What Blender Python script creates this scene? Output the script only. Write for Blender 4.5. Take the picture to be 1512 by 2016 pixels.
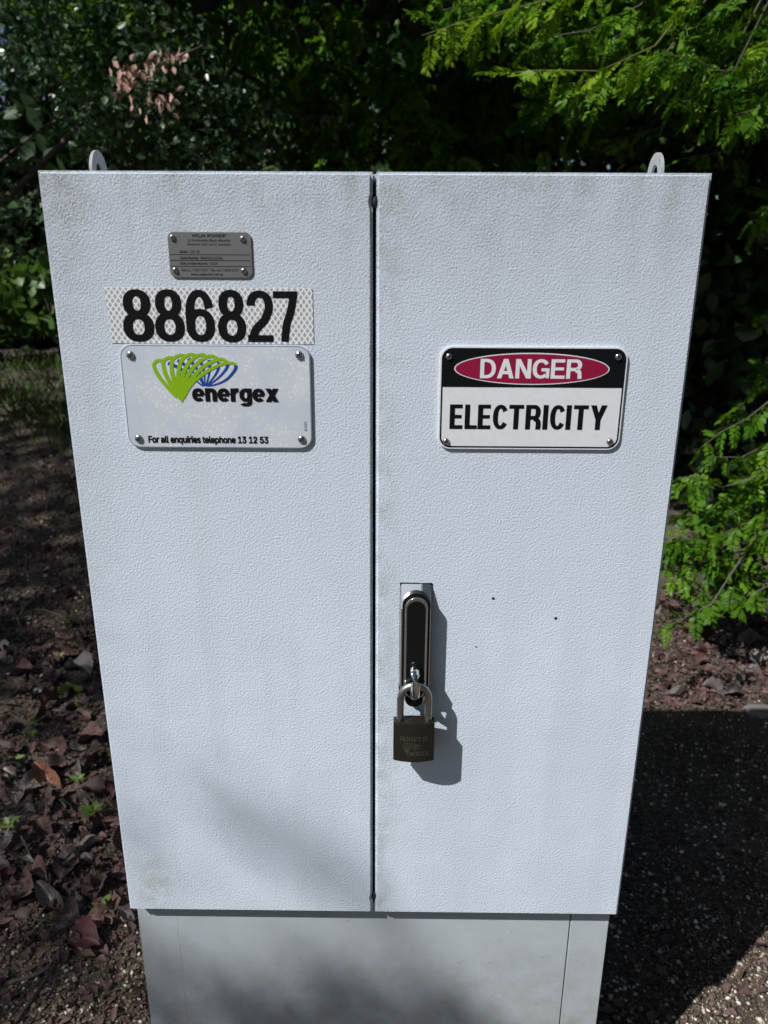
import bpy, bmesh, math, random, os
import numpy as np
from mathutils import Vector, Matrix, noise as mnoise

for o in list(bpy.data.objects):
    bpy.data.objects.remove(o)
scene = bpy.context.scene
C = scene.collection
rng = np.random.default_rng(7)
random.seed(7)

# ------------------------------------------------------------------ camera
FPX = 1457.0                                   # focal length in pixels of the 1512 x 2016 photograph
CAM = np.array([0.0169, -0.7407, 1.19])
PITCH, YAW, ROLL = math.radians(-17.676), math.radians(0.445), math.radians(-0.303)
def _rot():
    cp, sp, cy, sy, cr, sr = math.cos(PITCH), math.sin(PITCH), math.cos(YAW), math.sin(YAW), math.cos(ROLL), math.sin(ROLL)
    Rx = np.array([[1,0,0],[0,cp,-sp],[0,sp,cp]]); Rz = np.array([[cy,-sy,0],[sy,cy,0],[0,0,1]]); Ry = np.array([[cr,0,sr],[0,1,0],[-sr,0,cr]])
    return Rz @ Rx @ Ry
RC = _rot()
cam_d = bpy.data.cameras.new('camera'); cam = bpy.data.objects.new('camera', cam_d); C.objects.link(cam)
M = Matrix.Identity(4)
for i in range(3):
    M[i][0], M[i][1], M[i][2], M[i][3] = RC[i][0], RC[i][2], -RC[i][1], CAM[i]
cam.matrix_world = M
cam_d.sensor_fit = 'VERTICAL'; cam_d.sensor_height = 34.6; cam_d.lens = FPX/2016*34.6
cam_d.clip_start = 0.02; cam_d.clip_end = 2000
cam_d.dof.use_dof = True; cam_d.dof.focus_distance = 0.86; cam_d.dof.aperture_fstop = 7.0
scene.camera = cam

# ------------------------------------------------------------------ sky, sun, exposure
SUN = np.array([-1.176, -1.0, 1.667]); SUN /= np.linalg.norm(SUN)      # towards the sun
SUN_EL = math.asin(SUN[2]); SUN_AZ = math.atan2(SUN[0], SUN[1])
world = bpy.data.worlds.new('World'); scene.world = world; world.use_nodes = True
wn = world.node_tree.nodes; wl = world.node_tree.links
sky = wn.new('ShaderNodeTexSky'); sky.sky_type = 'NISHITA'; sky.sun_disc = False
sky.sun_elevation = SUN_EL; sky.sun_rotation = SUN_AZ
wl.new(sky.outputs[0], wn['Background'].inputs[0]); wn['Background'].inputs[1].default_value = 0.05
sun_d = bpy.data.lights.new('sun', 'SUN'); sun_d.energy = 4.8; sun_d.angle = math.radians(0.53); sun_d.color = (1.0, 0.98, 0.95)
sun = bpy.data.objects.new('sun', sun_d); C.objects.link(sun); sun.location = (-4, -4, 8)
sun.rotation_euler = Vector(SUN).to_track_quat('Z', 'Y').to_euler()
vs = scene.view_settings; vs.view_transform = 'Standard'; vs.look = 'None'; vs.exposure = 0.08; vs.gamma = 1.0; vs.use_curve_mapping = False
scene.cycles.use_denoising = True
scene.cycles.max_bounces = 6; scene.cycles.diffuse_bounces = 3; scene.cycles.transmission_bounces = 4; scene.cycles.caustics_reflective = False
scene.cycles.sample_clamp_indirect = 4.0

# ------------------------------------------------------------------ pixel -> place helpers
def ray(x, y):
    d = RC @ np.array([(x-756)/FPX, 1.0, (1008-y)/FPX]); return d/np.linalg.norm(d)
def P(x, y, Y=0.0):                             # the point of the vertical plane y = Y that the pixel looks at
    d = ray(x, y); return CAM + d*((Y-CAM[1])/d[1])
def px(x, y, Y=0.0):
    q = P(x, y, Y); return q[0], q[2]
def sstep(t):
    t = np.clip(t, 0, 1); return t*t*(3-2*t)
def gz0(x, y):
    return 0.55*sstep((y-1.3)/4.2)
def gz(x, y):
    return float(gz0(x, y)) + 0.010*mnoise.noise((x*2.1, y*2.1, 3.0)) + 0.005*mnoise.noise((x*7.0, y*7.0, 9.0))
def G(x, y):                                    # the point of the ground that the pixel looks at
    d = ray(x, y); t = -CAM[2]/d[2] if d[2] < 0 else 8.0
    for _ in range(25):
        p = CAM + d*t; t += 0.7*(float(gz0(p[0], p[1]))-p[2])/d[2]
    p = CAM + d*t; return np.array([p[0], p[1], gz(p[0], p[1])])

# ------------------------------------------------------------------ material helpers
def new_mat(name):
    m = bpy.data.materials.new(name); m.use_nodes = True
    nt = m.node_tree; b = nt.nodes['Principled BSDF']
    return m, nt, b
def N(nt, t, **kw):
    n = nt.nodes.new(t)
    for k, v in kw.items():
        if k.startswith('i_'):
            n.inputs[int(k[2:])].default_value = v
        else:
            setattr(n, k, v)
    return n
def mth(nt, op, a, b=None, c=None, clamp=False):
    n = nt.nodes.new('ShaderNodeMath'); n.operation = op; n.use_clamp = clamp
    for i, v in enumerate((a, b, c)):
        if v is None: continue
        if isinstance(v, (int, float)): n.inputs[i].default_value = v
        else: nt.links.new(v, n.inputs[i])
    return n.outputs[0]
def ramp(nt, fac, stops):
    r = nt.nodes.new('ShaderNodeValToRGB'); cr = r.color_ramp
    while len(cr.elements) < len(stops): cr.elements.new(0.5)
    for e, (p, c) in zip(cr.elements, stops):
        e.position = p; e.color = (c[0], c[1], c[2], 1) if not isinstance(c, (int, float)) else (c, c, c, 1)
    nt.links.new(fac, r.inputs[0]); return r.outputs[0]
def mixc(nt, fac, a, b):
    n = nt.nodes.new('ShaderNodeMix'); n.data_type = 'RGBA'
    for i, v in ((0, fac), (6, a), (7, b)):
        if isinstance(v, (int, float)): n.inputs[i].default_value = v
        elif isinstance(v, tuple): n.inputs[i].default_value = (*v[:3], 1)
        else: nt.links.new(v, n.inputs[i])
    return n.outputs[2]
def tex(nt, kind, vec, scale, **kw):
    n = nt.nodes.new(kind); n.inputs['Scale'].default_value = scale
    for k, v in kw.items(): n.inputs[k].default_value = v
    nt.links.new(vec, n.inputs['Vector']); return n
def geo_pos(nt): return nt.nodes.new('ShaderNodeNewGeometry').outputs['Position']
def plain(name, col, rough=0.5, metal=0.0, spec=0.5, grime=0.0):
    m, nt, b = new_mat(name)
    b.inputs['Base Color'].default_value = (*col, 1); b.inputs['Roughness'].default_value = rough
    b.inputs['Metallic'].default_value = metal; b.inputs['Specular IOR Level'].default_value = spec
    if grime:
        n = tex(nt, 'ShaderNodeTexNoise', geo_pos(nt), 160.0, Detail=5.0)
        f = ramp(nt, n.outputs[0], [(0.4, 0.0), (0.75, 1.0)])
        nt.links.new(mixc(nt, mth(nt, 'MULTIPLY', f, grime), col, tuple(c*0.45 for c in col)), b.inputs['Base Color'])
        nt.links.new(mth(nt, 'ADD', mth(nt, 'MULTIPLY', n.outputs[0], 0.3), rough-0.12), b.inputs['Roughness'])
    return m

def paint_mat(name, base, bump, grime_z, rough=0.55):
    """hammered powder coat with weathering: sooty grime under the top edge and down the left edge, faint drips, fine specks"""
    m, nt, b = new_mat(name)
    pos = geo_pos(nt); sep = nt.nodes.new('ShaderNodeSeparateXYZ'); nt.links.new(pos, sep.inputs[0])
    X, Z = sep.outputs[0], sep.outputs[2]
    big = tex(nt, 'ShaderNodeTexNoise', pos, 7.0, Detail=5.0, Roughness=0.6).outputs[0]
    fine = tex(nt, 'ShaderNodeTexNoise', pos, 420.0, Detail=4.0, Roughness=0.7).outputs[0]
    mid = tex(nt, 'ShaderNodeTexNoise', pos, 38.0, Detail=6.0, Roughness=0.65).outputs[0]
    col = mixc(nt, ramp(nt, big, [(0.35, 0.0), (0.7, 1.0)]), tuple(c*0.94 for c in base), tuple(min(1, c*1.05) for c in base))
    if grime_z:
        top = mth(nt, 'SUBTRACT', 1.0, mth(nt, 'DIVIDE', mth(nt, 'SUBTRACT', grime_z, Z), 0.16), clamp=True)
        top = mth(nt, 'POWER', top, 1.7)
        left = mth(nt, 'SUBTRACT', 1.0, mth(nt, 'DIVIDE', mth(nt, 'ADD', X, 0.312), 0.075), clamp=True)
        left = mth(nt, 'MULTIPLY', mth(nt, 'POWER', left, 1.2), mth(nt, 'MULTIPLY', mth(nt, 'SUBTRACT', Z, 0.45), 0.95, clamp=True))
        drip_v = nt.nodes.new('ShaderNodeMapping'); nt.links.new(pos, drip_v.inputs[0]); drip_v.inputs['Scale'].default_value = (30, 1, 1.6)
        drip = tex(nt, 'ShaderNodeTexNoise', drip_v.outputs[0], 1.0, Detail=4.0).outputs[0]
        g = mth(nt, 'ADD', mth(nt, 'MULTIPLY', top, mth(nt, 'ADD', mth(nt, 'MULTIPLY', drip, 2.2), -0.35)), mth(nt, 'MULTIPLY', left, 0.85))
        g = mth(nt, 'MULTIPLY', g, ramp(nt, mid, [(0.3, 0.25), (0.62, 1.0)]))
        speck = ramp(nt, fine, [(0.42, 0.3), (0.62, 1.0)])
        nz = nt.nodes.new('ShaderNodeSeparateXYZ'); nt.links.new(nt.nodes.new('ShaderNodeNewGeometry').outputs['True Normal'], nz.inputs[0])
        face = mth(nt, 'SUBTRACT', 1.0, mth(nt, 'MULTIPLY', nz.outputs[2], 1.6), clamp=True)      # no grime or grey tint on upward-turned faces
        g = mth(nt, 'MULTIPLY', mth(nt, 'MULTIPLY', g, speck, clamp=True), face)
        col = mixc(nt, mth(nt, 'MULTIPLY', g, 0.95), col, (0.17, 0.16, 0.135))
        upper_grey = mth(nt, 'MULTIPLY', face, mth(nt, 'DIVIDE', mth(nt, 'SUBTRACT', Z, 0.75), 0.5, clamp=True)); upper_grey = mth(nt, 'MULTIPLY', upper_grey, ramp(nt, big, [(0.3, 0.45), (0.65, 1.0)]))  # blue-grey tint growing towards the top of the doors
        col = mixc(nt, mth(nt, 'MULTIPLY', upper_grey, 0.5), col, (0.34, 0.37, 0.42))
        dr2 = ramp(nt, drip, [(0.5, 0.0), (0.75, 1.0)])
        col = mixc(nt, mth(nt, 'MULTIPLY', dr2, 0.14), col, (0.40, 0.42, 0.43))
        seam = mth(nt, 'MULTIPLY', mth(nt, 'SUBTRACT', 1.0, mth(nt, 'DIVIDE', mth(nt, 'ABSOLUTE', mth(nt, 'SUBTRACT', X, 0.006)), 0.028), clamp=True), mth(nt, 'GREATER_THAN', X, -0.004))
        seam = mth(nt, 'MULTIPLY', mth(nt, 'MULTIPLY', seam, ramp(nt, mid, [(0.42, 0.0), (0.6, 1.0)])), speck)
        col = mixc(nt, mth(nt, 'MULTIPLY', seam, 0.55), col, (0.24, 0.23, 0.20))
        # greenish stain in the lower left corner
        cx = mth(nt, 'DIVIDE', mth(nt, 'ADD', X, 0.275), 0.03); cz = mth(nt, 'DIVIDE', mth(nt, 'SUBTRACT', Z, 0.45), 0.07)
        d = mth(nt, 'ADD', mth(nt, 'MULTIPLY', cx, cx), mth(nt, 'MULTIPLY', cz, cz))
        st = mth(nt, 'MULTIPLY', mth(nt, 'SUBTRACT', 1.0, d, clamp=True), ramp(nt, mid, [(0.42, 0.0), (0.6, 1.0)]))
        col = mixc(nt, mth(nt, 'MULTIPLY', st, 0.4), col, (0.30, 0.30, 0.20))
    sp = tex(nt, 'ShaderNodeTexVoronoi', pos, 95.0).outputs[0]
    dots = mth(nt, 'MULTIPLY', ramp(nt, sp, [(0.06, 1.0), (0.13, 0.0)]), ramp(nt, mid, [(0.52, 0.0), (0.6, 1.0)]))
    col = mixc(nt, mth(nt, 'MULTIPLY', dots, 0.22 if grime_z else 0.85), col, (0.10, 0.09, 0.07))
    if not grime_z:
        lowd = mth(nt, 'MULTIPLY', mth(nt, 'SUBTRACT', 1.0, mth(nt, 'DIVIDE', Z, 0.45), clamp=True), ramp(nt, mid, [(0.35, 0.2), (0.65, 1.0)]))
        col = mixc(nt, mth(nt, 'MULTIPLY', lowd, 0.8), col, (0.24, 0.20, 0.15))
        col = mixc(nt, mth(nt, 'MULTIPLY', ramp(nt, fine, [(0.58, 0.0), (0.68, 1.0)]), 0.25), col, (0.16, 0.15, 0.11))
    nt.links.new(col, b.inputs['Base Color'])
    b.inputs['Roughness'].default_value = rough
    b.inputs['Specular IOR Level'].default_value = 0.35
    h1 = tex(nt, 'ShaderNodeTexNoise', pos, 470.0, Detail=2.0, Roughness=0.5, Distortion=0.35).outputs[0]
    h2 = tex(nt, 'ShaderNodeTexNoise', pos, 30.0, Detail=2.0).outputs[0]
    hh = mth(nt, 'ADD', mth(nt, 'MULTIPLY', h1, 1.0), mth(nt, 'MULTIPLY', h2, 0.25))
    bp = nt.nodes.new('ShaderNodeBump'); bp.inputs['Strength'].default_value = bump; bp.inputs['Distance'].default_value = 0.0011
    nt.links.new(hh, bp.inputs['Height']); nt.links.new(bp.outputs[0], b.inputs['Normal'])
    return m

def leaf_mat(name, dark, light, trans=0.3, rough=0.4, hue_attr=True, spec=0.5):
    """green leaf: tint varies per leaf (mesh attribute) and per object"""
    m, nt, b = new_mat(name)
    at = N(nt, 'ShaderNodeAttribute', attribute_name='tint'); oi = nt.nodes.new('ShaderNodeObjectInfo')
    f = mth(nt, 'ADD', at.outputs['Fac'], oi.outputs['Random']); f = mth(nt, 'FRACT', f)
    n = tex(nt, 'ShaderNodeTexNoise', geo_pos(nt), 60.0, Detail=2.0).outputs[0]
    f = mth(nt, 'ADD', mth(nt, 'MULTIPLY', f, 0.8), mth(nt, 'MULTIPLY', n, 0.25), clamp=True)
    col = mixc(nt, f, dark, light)
    nt.links.new(col, b.inputs['Base Color']); b.inputs['Roughness'].default_value = rough; b.inputs['Specular IOR Level'].default_value = spec
    tr = nt.nodes.new('ShaderNodeBsdfTranslucent'); nt.links.new(col, tr.inputs[0])
    mx = nt.nodes.new('ShaderNodeMixShader'); mx.inputs[0].default_value = trans
    nt.links.new(b.outputs[0], mx.inputs[1]); nt.links.new(tr.outputs[0], mx.inputs[2])
    nt.links.new(mx.outputs[0], nt.nodes['Material Output'].inputs[0])
    return m
def dry_mat(name, a, c, rough=0.7, veins=False):
    m, nt, b = new_mat(name)
    oi = nt.nodes.new('ShaderNodeObjectInfo'); at = N(nt, 'ShaderNodeAttribute', attribute_name='tint')
    tc = nt.nodes.new('ShaderNodeTexCoord')
    n = tex(nt, 'ShaderNodeTexNoise', tc.outputs['Object'], 45.0, Detail=5.0, Roughness=0.65).outputs[0]
    f = mth(nt, 'FRACT', mth(nt, 'ADD', oi.outputs['Random'], at.outputs['Fac']))
    f = mth(nt, 'ADD', mth(nt, 'MULTIPLY', f, 0.7), mth(nt, 'MULTIPLY', mth(nt, 'SUBTRACT', n, 0.5), 0.9), clamp=True)
    base = mixc(nt, f, a, c)
    if veins:
        sp_ = nt.nodes.new('ShaderNodeSeparateXYZ'); nt.links.new(tc.outputs['Object'], sp_.inputs[0])
        ax = mth(nt, 'ABSOLUTE', sp_.outputs[0]); rib = ramp(nt, ax, [(0.012, 1.0), (0.03, 0.0)])
        side = mth(nt, 'ABSOLUTE', mth(nt, 'SUBTRACT', mth(nt, 'FRACT', mth(nt, 'SUBTRACT', mth(nt, 'MULTIPLY', sp_.outputs[1], 9.0), mth(nt, 'MULTIPLY', ax, 7.0))), 0.5))
        vv = mth(nt, 'MAXIMUM', rib, mth(nt, 'MULTIPLY', ramp(nt, side, [(0.04, 1.0), (0.11, 0.0)]), 0.5))
        base = mixc(nt, mth(nt, 'MULTIPLY', vv, 0.55), base, tuple(min(1, x*1.9) for x in c))
        blot = tex(nt, 'ShaderNodeTexNoise', tc.outputs['Object'], 7.0, Detail=4.0).outputs[0]
        base = mixc(nt, ramp(nt, blot, [(0.56, 0.0), (0.66, 0.7)]), base, tuple(x*0.35 for x in a))
    nt.links.new(base, b.inputs['Base Color']); b.inputs['Roughness'].default_value = rough
    b.inputs['Specular IOR Level'].default_value = 0.3
    bp = nt.nodes.new('ShaderNodeBump'); bp.inputs['Strength'].default_value = 0.4; bp.inputs['Distance'].default_value = 0.002
    nt.links.new(n, bp.inputs['Height']); nt.links.new(bp.outputs[0], b.inputs['Normal'])
    return m

MAT = {}
PAINT = (0.655, 0.74, 0.845)
MAT['door'] = paint_mat('white_powder_coat', PAINT, 0.7, 1.2814)
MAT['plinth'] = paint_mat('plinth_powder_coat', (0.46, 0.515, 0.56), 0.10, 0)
MAT['rubber'] = plain('black_rubber', (0.012, 0.012, 0.013), 0.6)
MAT['chrome'] = plain('chrome', (0.78, 0.80, 0.83), 0.07, 1.0)
MAT['polished'] = plain('polished_zinc', (0.85, 0.87, 0.90), 0.28, 1.0)
MAT['satin'] = plain('satin_steel', (0.42, 0.42, 0.42), 0.33, 1.0, grime=0.5)
MAT['blackplastic'] = plain('black_plastic', (0.006, 0.006, 0.007), 0.3, 0.0, 0.3)
MAT['brass'] = plain('tarnished_brass', (0.022, 0.020, 0.014), 0.42, 0.25, grime=0.6)
MAT['engrave'] = plain('engraved_bright_metal', (0.15, 0.14, 0.11), 0.4, 0.5)
MAT['screw'] = plain('screw_steel', (0.55, 0.55, 0.56), 0.22, 1.0)
MAT['slot'] = plain('screw_slot_dark', (0.01, 0.01, 0.01), 0.6)
MAT['nameplate'] = plain('etched_steel', (0.20, 0.20, 0.20), 0.45, 0.55, grime=0.25)
MAT['ink'] = plain('black_ink', (0.006, 0.006, 0.007), 0.5, 0.0, 0.12)
MAT['signblack'] = plain('sign_black', (0.006, 0.007, 0.009), 0.35, 0.0, 0.12)
MAT['signwhite'] = plain('sign_white', (0.70, 0.73, 0.77), 0.4, grime=0.12)
MAT['signred'] = plain('sign_crimson', (0.26, 0.003, 0.040), 0.4, grime=0.2)
MAT['green'] = plain('logo_green', (0.22, 0.42, 0.0), 0.45)
MAT['blue'] = plain('logo_blue', (0.004, 0.048, 0.29), 0.45)
MAT['lug'] = plain('lug_paint', (0.36, 0.37, 0.38), 0.6, grime=0.6)
def plate_mat():
    m, nt, b = new_mat('weathered_sign_plate'); pos = geo_pos(nt)
    v = tex(nt, 'ShaderNodeTexVoronoi', pos, 230.0, Randomness=1.0).outputs[0]
    big = tex(nt, 'ShaderNodeTexNoise', pos, 22.0, Detail=3.0).outputs[0]
    spots = mth(nt, 'MULTIPLY', ramp(nt, v, [(0.28, 1.0), (0.38, 0.0)]), ramp(nt, big, [(0.4, 0.0), (0.55, 1.0)]))
    col = mixc(nt, ramp(nt, big, [(0.3, 0.0), (0.7, 1.0)]), (0.50, 0.55, 0.63), (0.60, 0.64, 0.70))
    col = mixc(nt, mth(nt, 'MULTIPLY', spots, 0.55), col, (0.74, 0.77, 0.80))
    nt.links.new(col, b.inputs['Base Color']); b.inputs['Roughness'].default_value = 0.38
    return m
MAT['plate'] = plate_mat()
def reflect_mat():
    m, nt, b = new_mat('reflective_honeycomb'); pos = geo_pos(nt)
    sep = nt.nodes.new('ShaderNodeSeparateXYZ'); nt.links.new(pos, sep.inputs[0])
    s = mth(nt, 'DIVIDE', sep.outputs[0], 0.0056); t = mth(nt, 'DIVIDE', sep.outputs[2], 0.0078)
    d1 = mth(nt, 'ABSOLUTE', mth(nt, 'SUBTRACT', mth(nt, 'FRACT', mth(nt, 'ADD', s, t)), 0.5))
    d2 = mth(nt, 'ABSOLUTE', mth(nt, 'SUBTRACT', mth(nt, 'FRACT', mth(nt, 'SUBTRACT', s, t)), 0.5))
    wire = ramp(nt, mth(nt, 'MAXIMUM', d1, d2), [(0.30, 0.0), (0.40, 1.0)])
    stripe = mth(nt, 'ABSOLUTE', mth(nt, 'SUBTRACT', mth(nt, 'FRACT', mth(nt, 'MULTIPLY', s, 4.0)), 0.5))
    n = tex(nt, 'ShaderNodeTexNoise', pos, 60.0, Detail=3.0).outputs[0]
    cell = mixc(nt, mth(nt, 'MULTIPLY', mth(nt, 'ADD', stripe, n), 0.7, clamp=True), (0.20, 0.215, 0.24), (0.50, 0.52, 0.55))
    nt.links.new(mixc(nt, wire, cell, (0.78, 0.80, 0.82)), b.inputs['Base Color']); b.inputs['Roughness'].default_value = 0.35
    return m
MAT['reflect'] = reflect_mat()

def soil_mat():
    m, nt, b = new_mat('soil'); pos = geo_pos(nt)
    a = tex(nt, 'ShaderNodeTexNoise', pos, 2.6, Detail=8.0, Roughness=0.65).outputs[0]
    f = tex(nt, 'ShaderNodeTexNoise', pos, 120.0, Detail=6.0, Roughness=0.75).outputs[0]
    v = tex(nt, 'ShaderNodeTexVoronoi', pos, 130.0); v2 = tex(nt, 'ShaderNodeTexVoronoi', pos, 260.0)
    col = mixc(nt, ramp(nt, a, [(0.35, 0.0), (0.65, 1.0)]), (0.07, 0.054, 0.042), (0.19, 0.155, 0.118))
    col = mixc(nt, ramp(nt, f, [(0.4, 0.0), (0.7, 1.0)]), mixc(nt, 0.5, col, (0.02, 0.016, 0.013)), col)
    g = mth(nt, 'MULTIPLY', ramp(nt, v.outputs[0], [(0.25, 1.0), (0.42, 0.0)]), ramp(nt, v.outputs[1], [(0.45, 0.0), (0.8, 1.0)]))
    col = mixc(nt, mth(nt, 'MULTIPLY', g, 0.8), col, (0.34, 0.30, 0.25))
    g2 = mth(nt, 'MULTIPLY', ramp(nt, v2.outputs[0], [(0.2, 1.0), (0.4, 0.0)]), ramp(nt, v2.outputs[1], [(0.55, 0.0), (0.9, 1.0)]))
    col = mixc(nt, mth(nt, 'MULTIPLY', g2, 0.8), col, (0.40, 0.35, 0.28))
    nt.links.new(col, b.inputs['Base Color']); b.inputs['Roughness'].default_value = 0.9; b.inputs['Specular IOR Level'].default_value = 0.2
    h = mth(nt, 'ADD', mth(nt, 'MULTIPLY', f, 1.0), mth(nt, 'MULTIPLY', v.outputs[0], -0.8))
    bp = nt.nodes.new('ShaderNodeBump'); bp.inputs['Strength'].default_value = 0.9; bp.inputs['Distance'].default_value = 0.006
    nt.links.new(h, bp.inputs['Height']); nt.links.new(bp.outputs[0], b.inputs['Normal'])
    return m
MAT['soil'] = soil_mat()
def pebble_mat():
    m, nt, b = new_mat('gravel'); at = N(nt, 'ShaderNodeAttribute', attribute_name='tint')
    c = ramp(nt, at.outputs['Fac'], [(0.0, (0.05, 0.04, 0.030)), (0.45, (0.11, 0.082, 0.058)), (0.72, (0.20, 0.15, 0.105)), (0.86, (0.38, 0.32, 0.25)), (1.0, (0.78, 0.72, 0.62))])
    nt.links.new(c, b.inputs['Base Color']); b.inputs['Roughness'].default_value = 0.8
    return m
MAT['pebble'] = pebble_mat()
MAT['frond'] = leaf_mat('feathery_leaf', (0.03, 0.11, 0.010), (0.15, 0.31, 0.012), 0.36, 0.5, True, 0.35)
MAT['frond_yellow'] = leaf_mat('young_feathery_leaf', (0.12, 0.25, 0.010), (0.22, 0.36, 0.015), 0.4, 0.5, True, 0.35)
MAT['oval'] = leaf_mat('small_oval_leaf', (0.035, 0.085, 0.038), (0.11, 0.165, 0.085), 0.22, 0.28)
MAT['broad'] = leaf_mat('broad_leaf', (0.045, 0.11, 0.018), (0.10, 0.19, 0.03), 0.35, 0.4)
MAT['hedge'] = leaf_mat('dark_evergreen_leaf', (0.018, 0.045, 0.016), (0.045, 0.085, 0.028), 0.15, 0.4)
MAT['grass'] = leaf_mat('grass_blade', (0.03, 0.07, 0.012), (0.09, 0.13, 0.03), 0.25, 0.5)
MAT['drygrass'] = leaf_mat('dry_grass_blade', (0.12, 0.14, 0.06), (0.22, 0.22, 0.13), 0.25, 0.5)
MAT['seedling'] = leaf_mat('seedling_leaf', (0.10, 0.20, 0.03), (0.20, 0.30, 0.05), 0.35, 0.45)
MAT['dry_pink'] = dry_mat('dry_leaf_pinkish', (0.10, 0.055, 0.052), (0.21, 0.125, 0.11), 0.6, True)
MAT['dry_brown'] = dry_mat('dry_leaf_brown', (0.055, 0.035, 0.032), (0.13, 0.085, 0.075), 0.6, True)
MAT['dry_grey'] = dry_mat('dry_leaf_grey', (0.10, 0.09, 0.09), (0.22, 0.19, 0.18), 0.6, True)
MAT['dry_orange'] = dry_mat('dry_leaf_orange', (0.20, 0.09, 0.055), (0.30, 0.15, 0.10), 0.6, True)
MAT['dry_maroon'] = dry_mat('dry_leaf_maroon', (0.05, 0.016, 0.020), (0.11, 0.045, 0.045), 0.6, True)
MAT['dry_hang'] = dry_mat('hanging_dead_leaf', (0.42, 0.26, 0.21), (0.62, 0.43, 0.35))
MAT['litter'] = dry_mat('leaf_fragments', (0.05, 0.032, 0.03), (0.20, 0.12, 0.11))
MAT['bark'] = dry_mat('bark', (0.06, 0.045, 0.035), (0.14, 0.11, 0.09), 0.9)
MAT['twig'] = dry_mat('grey_twig', (0.07, 0.055, 0.05), (0.17, 0.145, 0.13), 0.85)
MAT['stem'] = dry_mat('green_stem', (0.12, 0.12, 0.04), (0.22, 0.19, 0.08), 0.7)
MAT['stone'] = dry_mat('grey_stone', (0.16, 0.15, 0.145), (0.34, 0.32, 0.31), 0.85)

# ------------------------------------------------------------------ object helpers
def tag(o, label=None, cat=None, group=None, kind=None):
    for k, v in (('label', label), ('category', cat), ('group', group), ('kind', kind)):
        if v: o[k] = v
    return o
ORG = {}
def thing(name, label, cat, loc=(0, 0, 0), group=None):
    o = bpy.data.objects.new(name, None); C.objects.link(o); o.location = loc; o.empty_display_size = 0.05
    ORG[o.name] = np.array(loc, float)
    return tag(o, label, cat, group)
def origin_of(parent):
    return ORG.get(parent.name, np.zeros(3)) if parent else np.zeros(3)
def link(name, me, mat, parent=None, smooth=False):
    o = bpy.data.objects.new(name, me); C.objects.link(o)
    if mat is not None and len(me.materials) == 0: me.materials.append(MAT[mat] if isinstance(mat, str) else mat)
    if parent: o.parent = parent; ORG[o.name] = origin_of(parent)
    if smooth: me.polygons.foreach_set('use_smooth', [True]*len(me.polygons))
    return o
def obj(name, verts, faces, mat, parent=None, smooth=False):
    """mesh given in world coordinates, linked as one object under parent"""
    me = bpy.data.meshes.new(name); off = origin_of(parent)
    me.from_pydata([tuple(np.asarray(v, float)-off) for v in verts], [], faces); me.update()
    return link(name, me, mat, parent, smooth)
def bobj(name, bm, mat, parent=None, smooth=False, angle=None):
    me = bpy.data.meshes.new(name); off = origin_of(parent)
    for v in bm.verts: v.co -= Vector(off)
    bmesh.ops.recalc_face_normals(bm, faces=bm.faces[:])
    bm.to_mesh(me); bm.free()
    o = link(name, me, mat, parent, smooth)
    if angle:
        me.polygons.foreach_set('use_smooth', [True]*len(me.polygons)); me.set_sharp_from_angle(angle=math.radians(angle))
    return o
def box_bm(x0, x1, y0, y1, z0, z1, bev=0.0, seg=2):
    bm = bmesh.new(); bmesh.ops.create_cube(bm, size=1)
    for v in bm.verts:
        v.co = ((x0+x1)/2+v.co.x*(x1-x0), (y0+y1)/2+v.co.y*(y1-y0), (z0+z1)/2+v.co.z*(z1-z0))
    if bev: bmesh.ops.bevel(bm, geom=bm.edges[:], offset=bev, segments=seg, affect='EDGES')
    return bm
def rrect(x0, z0, x1, z1, r, n=8):
    pts = []
    for cx, cz, a0 in ((x1-r, z1-r, 0), (x0+r, z1-r, 90), (x0+r, z0+r, 180), (x1-r, z0+r, 270)):
        for i in range(n+1):
            a = math.radians(a0+90*i/n); pts.append((cx+r*math.cos(a), cz+r*math.sin(a)))
    return pts
def stadium(xc, z0, z1, hw, n=12):
    return rrect(xc-hw, z0, xc+hw, z1, hw*0.999, n)
def ellipse(xc, zc, a, b, n=64):
    return [(xc+a*math.cos(t), zc+b*math.sin(t)) for t in np.linspace(0, 2*math.pi, n, endpoint=False)]
def prism_bm(outline, yb, yf, bev=0.0, seg=2):
    """outline (x,z) extruded from yb (back) to yf (front, smaller y); front rim bevelled"""
    bm = bmesh.new(); n = len(outline)
    vb = [bm.verts.new((x, yb, z)) for x, z in outline]; vf = [bm.verts.new((x, yf, z)) for x, z in outline]
    bm.faces.new(vb); ff = bm.faces.new(vf[::-1])
    for i in range(n): bm.faces.new((vb[i], vf[i], vf[(i+1) % n], vb[(i+1) % n]))
    bmesh.ops.recalc_face_normals(bm, faces=bm.faces[:])
    if bev: bmesh.ops.bevel(bm, geom=list(ff.edges), offset=bev, segments=seg, affect='EDGES')
    return bm
def sheet(name, outline, y, mat, parent):
    return obj(name, [(x, y, z) for x, z in outline], [tuple(range(len(outline)))[::-1]], mat, parent)
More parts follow.
